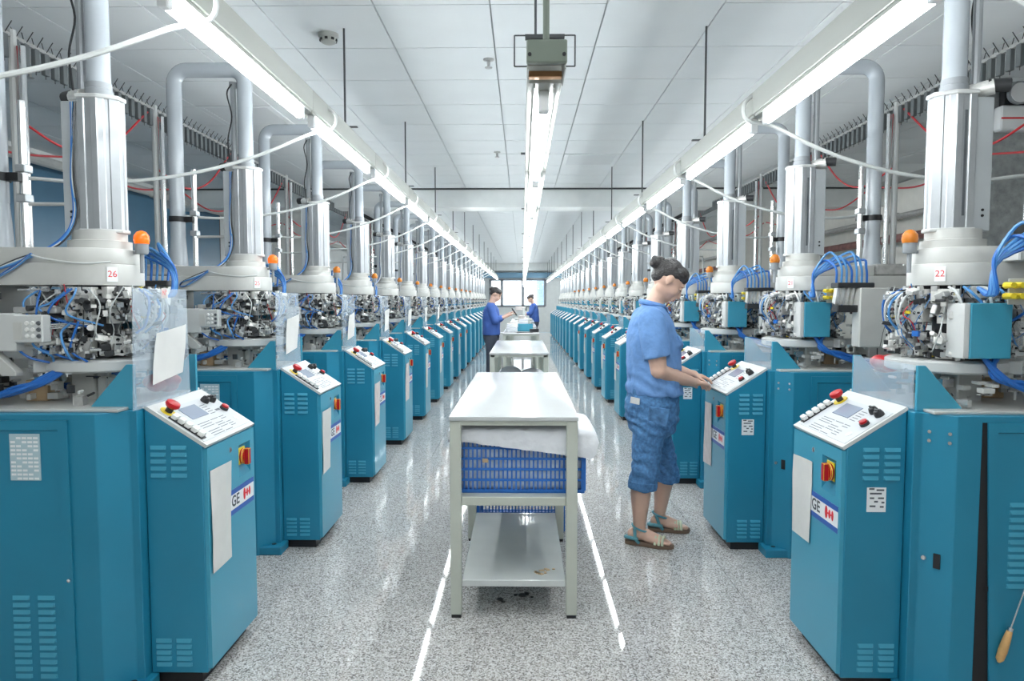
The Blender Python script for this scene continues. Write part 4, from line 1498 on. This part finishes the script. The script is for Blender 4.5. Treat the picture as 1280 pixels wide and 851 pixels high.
def loft(mb, secs, n=24):
    vs, fs = [], []
    for (cx, cy, z, rx, ry) in secs:
        for k in range(n):
            t = 2 * pi * k / n
            vs.append((cx + rx * cos(t), cy + ry * sin(t), z))
    for i in range(len(secs) - 1):
        for k in range(n):
            fs.append((i * n + k, i * n + (k + 1) % n, (i + 1) * n + (k + 1) % n, (i + 1) * n + k))
    fs.append(tuple(range(n))[::-1])
    fs.append(tuple((len(secs) - 1) * n + k for k in range(n)))
    return mb.add(vs, fs)


def limb(mb, pts, rs, n=14):
    mb.tube(pts, rs, n)
    for p, r in zip(pts, rs):
        mb.ball(p, r * .99, 12, 8)


def hand(mb, wrist, d, side_v, thumb_sign, curl=.5, s=1.0):
    d = Vector(d).normalized()
    sv = Vector(side_v)
    sv = (sv - d * sv.dot(d)).normalized()
    dn = d.cross(sv)
    if dn.z > 0:
        dn = -dn
    w = Vector(wrist)
    limb(mb, [w, w + d * .03 * s], [.025 * s, .027 * s])
    # palm as a flat rounded slab
    for a in (-.027, -.009, .009, .027):
        limb(mb, [w + d * .025 * s + sv * a * .7 * s, w + d * .085 * s + sv * a * s], [.0135 * s, .0125 * s], 10)
    for i, (a, ln) in enumerate(((-.030, .062), (-.010, .075), (.010, .070), (.029, .052))):
        if thumb_sign > 0:
            a = -a
        b0 = w + d * .085 * s + sv * a * s
        b1 = b0 + (d * .9 + dn * .25 * curl + sv * a * 1.5) * ln * .45 * s
        b2 = b1 + (d * (1 - .45 * curl) + dn * .9 * curl) * ln * .32 * s
        b3 = b2 + (d * (1 - .8 * curl) + dn * 1.1 * curl) * ln * .26 * s
        limb(mb, [b0, b1, b2, b3], [.0092 * s, .0086 * s, .0078 * s, .0066 * s], 10)
    t0 = w + d * .035 * s + sv * thumb_sign * .024 * s
    t1 = t0 + (d * .6 + sv * thumb_sign * .7 + dn * .3) * .036 * s
    t2 = t1 + (d * .9 + sv * thumb_sign * .15 + dn * .35) * .03 * s
    t3 = t2 + (d * .9 - sv * thumb_sign * .1 + dn * .3) * .022 * s
    limb(mb, [t0, t1, t2, t3], [.0135 * s, .0108 * s, .0094 * s, .0075 * s], 10)


def foot(mb, heel, toe, z=.03):
    h, t = Vector((*heel, 0)), Vector((*toe, 0))
    d = (t - h).normalized()
    L = (t - h).length
    sv = Vector((-d.y, d.x, 0))
    limb(mb, [h + d * .035 + Vector((0, 0, z + .034)), h + d * L * .45 + Vector((0, 0, z + .036)), h + d * L * .72 + Vector((0, 0, z + .022))], [.034, .034, .022])
    for a, e_, r in ((-.03, .70, .020), (-.012, .74, .019), (.008, .74, .019), (.026, .68, .018)):
        limb(mb, [h + d * L * .45 + sv * a * .6 + Vector((0, 0, z + .022)), h + d * L * e_ + sv * a + Vector((0, 0, z + .016))], [r, r * .85])
    for a, ln, r in ((-.030, .96, .0115), (-.014, .99, .0095), (.002, .97, .009), (.017, .93, .0085), (.030, .88, .008)):
        limb(mb, [h + d * L * .74 + sv * a + Vector((0, 0, z + .014)), h + d * L * ln + sv * a + Vector((0, 0, z + .009))], [r, r * .9], 8)


def head(mb, M):
    B = lambda c, r, n=18, m=12: mb.ball(M @ Vector(c), r, n, m, M.to_3x3().to_4x4())
    B((0, 0, 0), (.090, .073, .088))
    B((.035, 0, -.035), (.064, .060, .082))
    B((.045, 0, -.088), (.044, .040, .034))
    B((.070, 0, -.108), (.018, .020, .016))
    B((.060, 0, .03), (.036, .055, .045))
    for s in (-1, 1):
        B((.058, s * .034, -.050), (.032, .024, .028))
        B((.082, s * .026, .004), (.016, .026, .010))
        B((.012, s * .034, -.080), (.045, .022, .034))
        # ears
        B((.0, s * .076, -.022), (.018, .008, .030), 12, 8)
        B((.004, s * .078, -.044), (.010, .007, .012), 10, 6)
        # nostril wings
        B((.100, s * .011, -.056), (.010, .008, .008), 10, 6)
    P_ = lambda c: M @ Vector(c)
    limb(mb, [P_((.092, 0, -.004)), P_((.102, 0, -.03)), P_((.112, 0, -.050))], [.008, .0105, .0125])
    B((.098, 0, -.075), (.012, .022, .0075), 12, 8)
    B((.094, 0, -.086), (.012, .020, .0080), 12, 8)


def face_bits(root_part, M):
    Mr = M.to_3x3().to_4x4()
    for s in (-1, 1):
        b = MB()
        b.mi = 0
        b.ball(M @ Vector((.0850, s * .030, -.0150)), (.0095, .0150, .0085), 12, 8, Mr)
        b.mi = 1
        b.tube([M @ Vector((.0905, s * .0165, -.0195)), M @ Vector((.0955, s * .028, -.0222)), M @ Vector((.0905, s * .043, -.0195))], [.0010, .0017, .0012], 6)
        link('eye', b.mesh('eye', ['skin', 'black']), root_part)
        b = MB()
        b.tube([M @ Vector((.101, s * .012, .006)), M @ Vector((.098, s * .030, .011)), M @ Vector((.086, s * .046, .004))], [.0013, .0018, .0009], 6)
        link('eyebrow', b.mesh('eyebrow', 'hair'), root_part)
    b = MB()
    b.ball(M @ Vector((.1045, 0, -.0765)), (.0065, .0195, .0050), 12, 8, Mr)
    b.ball(M @ Vector((.1015, 0, -.0855)), (.0065, .0175, .0052), 12, 8, Mr)
    link('lips', b.mesh('lips', 'lip'), root_part)


def hair_cap(M, bun=None, voxel=.005):
    mb = MB()
    Mr = M.to_3x3().to_4x4()
    B = lambda c, r: mb.ball(M @ Vector(c), r, 20, 14, Mr)
    B((-.018, 0, .020), (.082, .078, .080))
    B((-.046, 0, -.026), (.050, .062, .046))
    B((.036, 0, .056), (.052, .060, .040))
    for s in (-1, 1):
        B((.030, s * .045, .042), (.052, .033, .034))
        B((-.008, s * .060, .020), (.046, .020, .026))
        B((.074, s * .040, .036), (.016, .024, .024))
    if bun:
        for (o, r) in bun:
            B(o, r)
    return fuse(mb, 'hair', 'hair', voxel, 3)


# --- the worker at the console ---
wroot = empty('person', (.70, 3.83, 0), 0, label='woman in light blue work shirt, cropped jeans and sandals pressing keys on a console', category='person')
HM = Matrix.Translation((.118, 0, 1.487)) @ Matrix.Rotation(R(41), 4, 'Y')
mb = MB()
head(mb, HM)
limb(mb, [(.025, 0, 1.28), (.042, 0, 1.36), (.085, 0, 1.43)], [.066, .049, .050])
# shoulders and chest (under the shirt) so the body is one figure
loft(mb, [(.03, 0, .70, .11, .14), (.035, 0, .85, .11, .14), (.03, 0, 1.0, .10, .13), (.02, 0, 1.18, .105, .15), (.02, 0, 1.26, .075, .15), (.03, 0, 1.31, .045, .07)])
# right (near) arm and left (far) arm
limb(mb, [(-.005, -.155, 1.255), (.012, -.178, 1.11), (.03, -.188, .985), (.11, -.132, .95), (.245, -.035, .905)], [.055, .054, .047, .046, .028])
limb(mb, [(-.005, .155, 1.255), (.05, .19, 1.12), (.10, .215, 1.0), (.18, .19, .96), (.275, .165, .930)], [.05, .046, .041, .040, .027])
hand(mb, (.245, -.035, .905), (.82, .55, -.16), (.55, -.82, 0), -1, .75)
hand(mb, (.275, .165, .930), (.95, -.05, -.20), (.05, 1, 0), -1, .6)
# legs
limb(mb, [(.0, -.085, .72), (-.01, -.10, .55), (-.03, -.108, .42), (-.046, -.108, .29), (-.048, -.100, .17), (-.048, -.088, .085)], [.085, .07, .056, .057, .041, .033])
limb(mb, [(.05, .085, .72), (.10, .11, .55), (.135, .128, .40), (.128, .133, .28), (.118, .138, .17), (.108, .142, .085)], [.085, .07, .055, .055, .040, .032])
foot(mb, (-.112, -.062), (.118, -.150), .024)
foot(mb, (.055, .150), (.270, .118), .024)
body = link('body', fuse(mb, 'body', 'skin', .0052, 4), wroot)
face_bits(body, HM)
link('hair', hair_cap(HM, [((-.106, 0, .016), (.037, .040, .037)), ((-.120, .012, .026), (.026, .027, .024)), ((-.100, -.012, .038), (.024, .026, .023)), ((-.118, -.008, .0), (.024, .028, .024))]), wroot)
link('hair_tie', MB().lathe([(.030, -.006), (.034, 0), (.030, .006)], 16, M=HM @ Matrix.Translation((-.080, 0, .018)) @ Matrix.Rotation(R(-82), 4, 'Y')).mesh('hair_tie', 'black'), wroot)
# shirt
mb = MB()
loft(mb, [(.042, 0, .838, .155, .192), (.042, 0, .87, .157, .195), (.040, 0, .94, .152, .188), (.036, 0, 1.02, .150, .184), (.036, 0, 1.09, .150, .188), (.026, 0, 1.17, .140, .192), (.018, 0, 1.235, .118, .188), (.016, 0, 1.275, .098, .165), (.026, 0, 1.31, .076, .12), (.036, 0, 1.338, .062, .072)])
for s in (-1, 1):
    fx = .0 if s < 0 else .02
    limb(mb, [(-.005, s * .150, 1.255), (.004 + fx, s * .180, 1.16)], [.068, .072], 16)
    mb.tube([(.004 + fx, s * .180, 1.16), (.022 + fx, s * .190, 1.052)], [.072, .074], 18)
for (x, y, z, r) in ((.15, -.075, 1.12, .055), (.15, .075, 1.12, .055)):
    mb.ball((x - .02, y, z), (r, r * 1.1, r * 1.1), 14, 10)
shirt_me = fuse(mb, 'shirt', 'shirt', .008, 3)
rr2 = random.Random(4)
from mathutils import noise as mnoise
for v in shirt_me.vertices:
    p = v.co
    q = Vector((p.x * 9, p.y * 9, p.z * 5))
    a = mnoise.noise(q) * .010 + mnoise.noise(q * 2.3 + Vector((5, 1, 2))) * .0065
    # gathered folds low on the body and under the arm
    a += .004 * sin(p.z * 85 + p.x * 30 + 4 * mnoise.noise(q)) * max(0, min(1, (1.02 - p.z) / .12))
    v.co = p + v.normal * a
shirt = link('shirt', shirt_me, wroot)
# collar, placket, pocket flap, buttons
b = MB()
pts = []
for k in range(13):
    t = R(30) + R(300) * k / 12
    pts.append((.042 + .068 * cos(t) - .012, .078 * sin(t), 1.335 + .018 * (-cos(t))))
b.tube(pts, [.008] + [.014] * 11 + [.008], 8)
for s in (-1, 1):
    b.add([(.10, s * .02, 1.325), (.075, s * .07, 1.335), (.115, s * .075, 1.285), (.128, s * .03, 1.275), (.107, s * .02, 1.318), (.082, s * .072, 1.325), (.120, s * .077, 1.278), (.134, s * .03, 1.269)], [(0, 1, 2, 3), (4, 7, 6, 5), (0, 4, 5, 1), (1, 5, 6, 2), (2, 6, 7, 3), (3, 7, 4, 0)])
link('collar', b.mesh('collar', 'shirt'), shirt)
b = MB()
b.add([(.158, -.035, 1.165), (.135, -.115, 1.165), (.146, -.118, 1.128), (.176, -.08, 1.115), (.172, -.035, 1.128), (.170, -.033, 1.165), (.146, -.122, 1.165), (.158, -.124, 1.126), (.189, -.08, 1.111), (.184, -.033, 1.126)],
      [(0, 1, 2, 3, 4), (9, 8, 7, 6, 5), (0, 5, 6, 1), (1, 6, 7, 2), (2, 7, 8, 3), (3, 8, 9, 4), (4, 9, 5, 0)])
link('pocket_flap', b.mesh('pocket_flap', 'shirt', smooth=False), shirt)
# jeans
mb = MB()
loft(mb, [(.040, 0, .90, .132, .170), (.036, 0, .84, .142, .180), (.030, 0, .77, .152, .188), (.030, 0, .69, .150, .184), (.032, 0, .63, .125, .165), (.035, 0, .60, .085, .13)])
limb(mb, [(.0, -.088, .70), (-.008, -.098, .58), (-.020, -.106, .45), (-.034, -.110, .365)], [.100, .088, .076, .074], 18)
limb(mb, [(.045, .088, .70), (.085, .108, .56), (.130, .127, .42), (.143, .132, .345)], [.098, .085, .075, .073], 18)
jm = fuse(mb, 'jeans', 'denim', .008, 3)
for v in jm.vertices:
    p = v.co
    q = Vector((p.x * 10, p.y * 10, p.z * 7))
    a = mnoise.noise(q) * .008 + .0045 * sin(p.z * 110 + p.x * 45 + 5 * mnoise.noise(q)) * (1 if p.z < .5 or .62 < p.z < .72 else .35)
    v.co = p + v.normal * a
jeans = link('jeans', jm, wroot)
for (c, r) in (((-.036, -.1105, .345), .077), ((.145, .1325, .325), .075)):
    b = MB().lathe([(r - .006, -.022), (r + .002, -.02), (r + .004, 0), (r + .003, .02), (r - .006, .026)], 28, M=Matrix.Translation(c) @ Matrix.Rotation(R(4), 4, 'Y'))
    link('cuff', b.mesh('cuff', 'denim'), jeans)
link('label_patch', MB().cbox((-.088, -.143, .815), (.055, .004, .034), (0, R(6), R(-38))).mesh('label_patch', 'paper'), jeans, label='white label tucked at the waist')
b = MB()
b.cbox((.03, -.184, .735), (.11, .006, .10), (R(4), R(8), 0))
link('pocket', b.mesh('pocket', 'denim_light', bevel=.003), jeans)
b = MB()
loft(b, [(.040, 0, .842, .150, .186), (.040, 0, .872, .150, .186)])
link('waistband', b.mesh('waistband', 'denim'), jeans)
# sandals


def sandal(heel, toe, ankle):
    h, t = Vector((*heel, 0)), Vector((*toe, 0))
    d = (t - h).normalized()
    L = (t - h).length
    sv = Vector((-d.y, d.x, 0))
    out = [(-.012, .0), (-.005, .022), (.03, .033), (.10, .030), (.155, .040), (.20, .038), (L + .004, .022), (L + .016, 0)]
    poly = [h + d * a + sv * w_ for a, w_ in out] + [h + d * a - sv * w_ for a, w_ in out[-2:0:-1]]
    b = MB()
    b.prism([(p.x, p.y) for p in poly][::-1], 0.0, .024)
    so = link('sandal', b.mesh('sandal', 'sole', bevel=.003), wroot, label='strappy teal sandal')
    A = Vector(ankle)
    b = MB()
    ring = []
    for k in range(17):
        u = 2 * pi * k / 16
        ring.append(A + d * (.043 * cos(u) + .002) + sv * .039 * sin(u) + Vector((0, 0, -.008 - .016 * cos(u))))
    b.tube(ring, .0055, 6, cap=False)
    for s in (-1, 1):
        b.tube(spline([A - d * .02 + sv * s * .038 + Vector((0, 0, -.005)), h + d * .055 + sv * s * .037 + Vector((0, 0, .045)), h + d * .075 + sv * s * .033 + Vector((0, 0, .018))], 5), .009, 8)
        b.tube(spline([h - d * .008 + Vector((0, 0, .035)), h + d * .025 + sv * s * .038 + Vector((0, 0, .045)), h + d * .07 + sv * s * .037 + Vector((0, 0, .04))], 5), .010, 8)
    link('ankle_strap', b.mesh('ankle_strap', 'strap'), so)
    b = MB()
    b.tube(spline([A + d * .045 + Vector((0, 0, -.02)), h + d * L * .62 + Vector((0, 0, .068)), h + d * L * .80 + Vector((0, 0, .052))], 6), .007, 8)
    for off in (.66, .74, .82):
        b.tube([h + d * L * off + sv * (.041 * cos(pi * k / 8)) + Vector((0, 0, .022 + (.042 - .02 * (off - .6)) * sin(pi * k / 8))) for k in range(9)], .008, 8)
    link('toe_strap', b.mesh('toe_strap', 'strap_pale'), so)


sandal((-.112, -.062), (.118, -.150), (-.046, -.088, .105))
sandal((.055, .150), (.270, .118), (.110, .142, .105))


# --- distant workers ---
def far_person(loc, rz, label, scale, pitch, arms, hold=None, lean=.0):
    rt = empty('person', loc, rz, label=label, category='person')
    rt.scale = (scale,) * 3
    M = Matrix.Translation((.075 + lean, 0, 1.475)) @ Matrix.Rotation(R(pitch), 4, 'Y')
    m = MB()
    head(m, M)
    limb(m, [(.0 + lean * .6, 0, 1.26), (.02 + lean * .7, 0, 1.34), (.05 + lean, 0, 1.42)], [.068, .052, .055])
    loft(m, [(0, 0, .75, .10, .13), (lean * .3, 0, 1.0, .10, .13), (lean * .6, 0, 1.2, .10, .15), (lean * .6, 0, 1.28, .06, .12)])
    for s, (el, wr) in zip((-1, 1), arms):
        limb(m, [(lean * .6, s * .16, 1.24), el, wr], [.05, .042, .027])
        dd = (Vector(wr) - Vector(el))
        hand(m, wr, dd, (0, 1, 0), -s, .5)
    for s in (-1, 1):
        limb(m, [(0, s * .085, .75), (0, s * .09, .42), (-.02, s * .095, .085)], [.08, .055, .034])
        foot(m, (-.07, s * .095), (.15, s * .105), .02)
    bd = link('body', fuse(m, 'body', 'skin', .009, 3), rt)
    face_bits(bd, M)
    link('hair', hair_cap(M, [((-.09, 0, .03), (.04, .04, .04))], .008), rt)
    m = MB()
    loft(m, [(0, 0, .78, .15, .19), (0, 0, .86, .15, .19), (lean * .3, 0, 1.0, .145, .18), (lean * .5, 0, 1.12, .145, .185), (lean * .6, 0, 1.22, .12, .185), (lean * .6, 0, 1.28, .085, .14), (lean * .7, 0, 1.32, .06, .075)])
    for s, (el, wr) in zip((-1, 1), arms):
        e1 = Vector(el)
        w1 = e1.lerp(Vector(wr), .35)
        limb(m, [(lean * .6, s * .155, 1.24), el, tuple(w1)], [.07, .062, .055], 16)
    sm_ = fuse(m, 'jacket', 'shirt_dark', .011, 3)
    for v in sm_.vertices:
        v.co += v.normal * (mnoise.noise(v.co * 9) * .010)
    link('jacket', sm_, rt)
    m = MB()
    loft(m, [(0, 0, .86, .13, .17), (0, 0, .74, .14, .18), (0, 0, .64, .11, .16)])
    for s in (-1, 1):
        limb(m, [(0, s * .088, .72), (-.003, s * .092, .42), (-.02, s * .095, .11)], [.098, .075, .065], 16)
    link('trousers', fuse(m, 'trousers', 'trousers_dark', .011, 3), rt)
    for s in (-1, 1):
        b_ = MB().prism([(-.09, s * .095 - .035), (.10, s * .10 - .045), (.17, s * .105), (.10, s * .10 + .045), (-.09, s * .095 + .035)], 0, .022)
        b_.ball((.06, s * .1, .035), (.11, .045, .04), 14, 8)
        link('shoe', b_.mesh('shoe', 'black'), rt)
    return rt


far_person((-.52, 11.4, 0), 0, 'worker in dark blue jacket standing by the third table, looking at a phone', 1.0, 30, (((.08, -.22, 1.02), (.27, -.16, 1.10)), ((.10, .21, 1.02), (.28, .10, 1.12))))
ph = Vector((-.52 + .385, 11.4 - .09, 1.165))
link('phone', MB().cbox((0, 0, 0), (.012, .075, .145), (0, R(-35), R(12))).mesh('phone', 'black', bevel=.004, seg=2), None, tuple(ph), label='dark phone held by the standing worker', category='phone')
far_person((.34, 19.3, 0), pi, 'worker in dark blue jacket leaning over the farthest table', .96, 35, (((.12, -.22, 1.03), (.30, -.16, .98)), ((.12, .21, 1.03), (.30, .12, .98))), lean=.04)
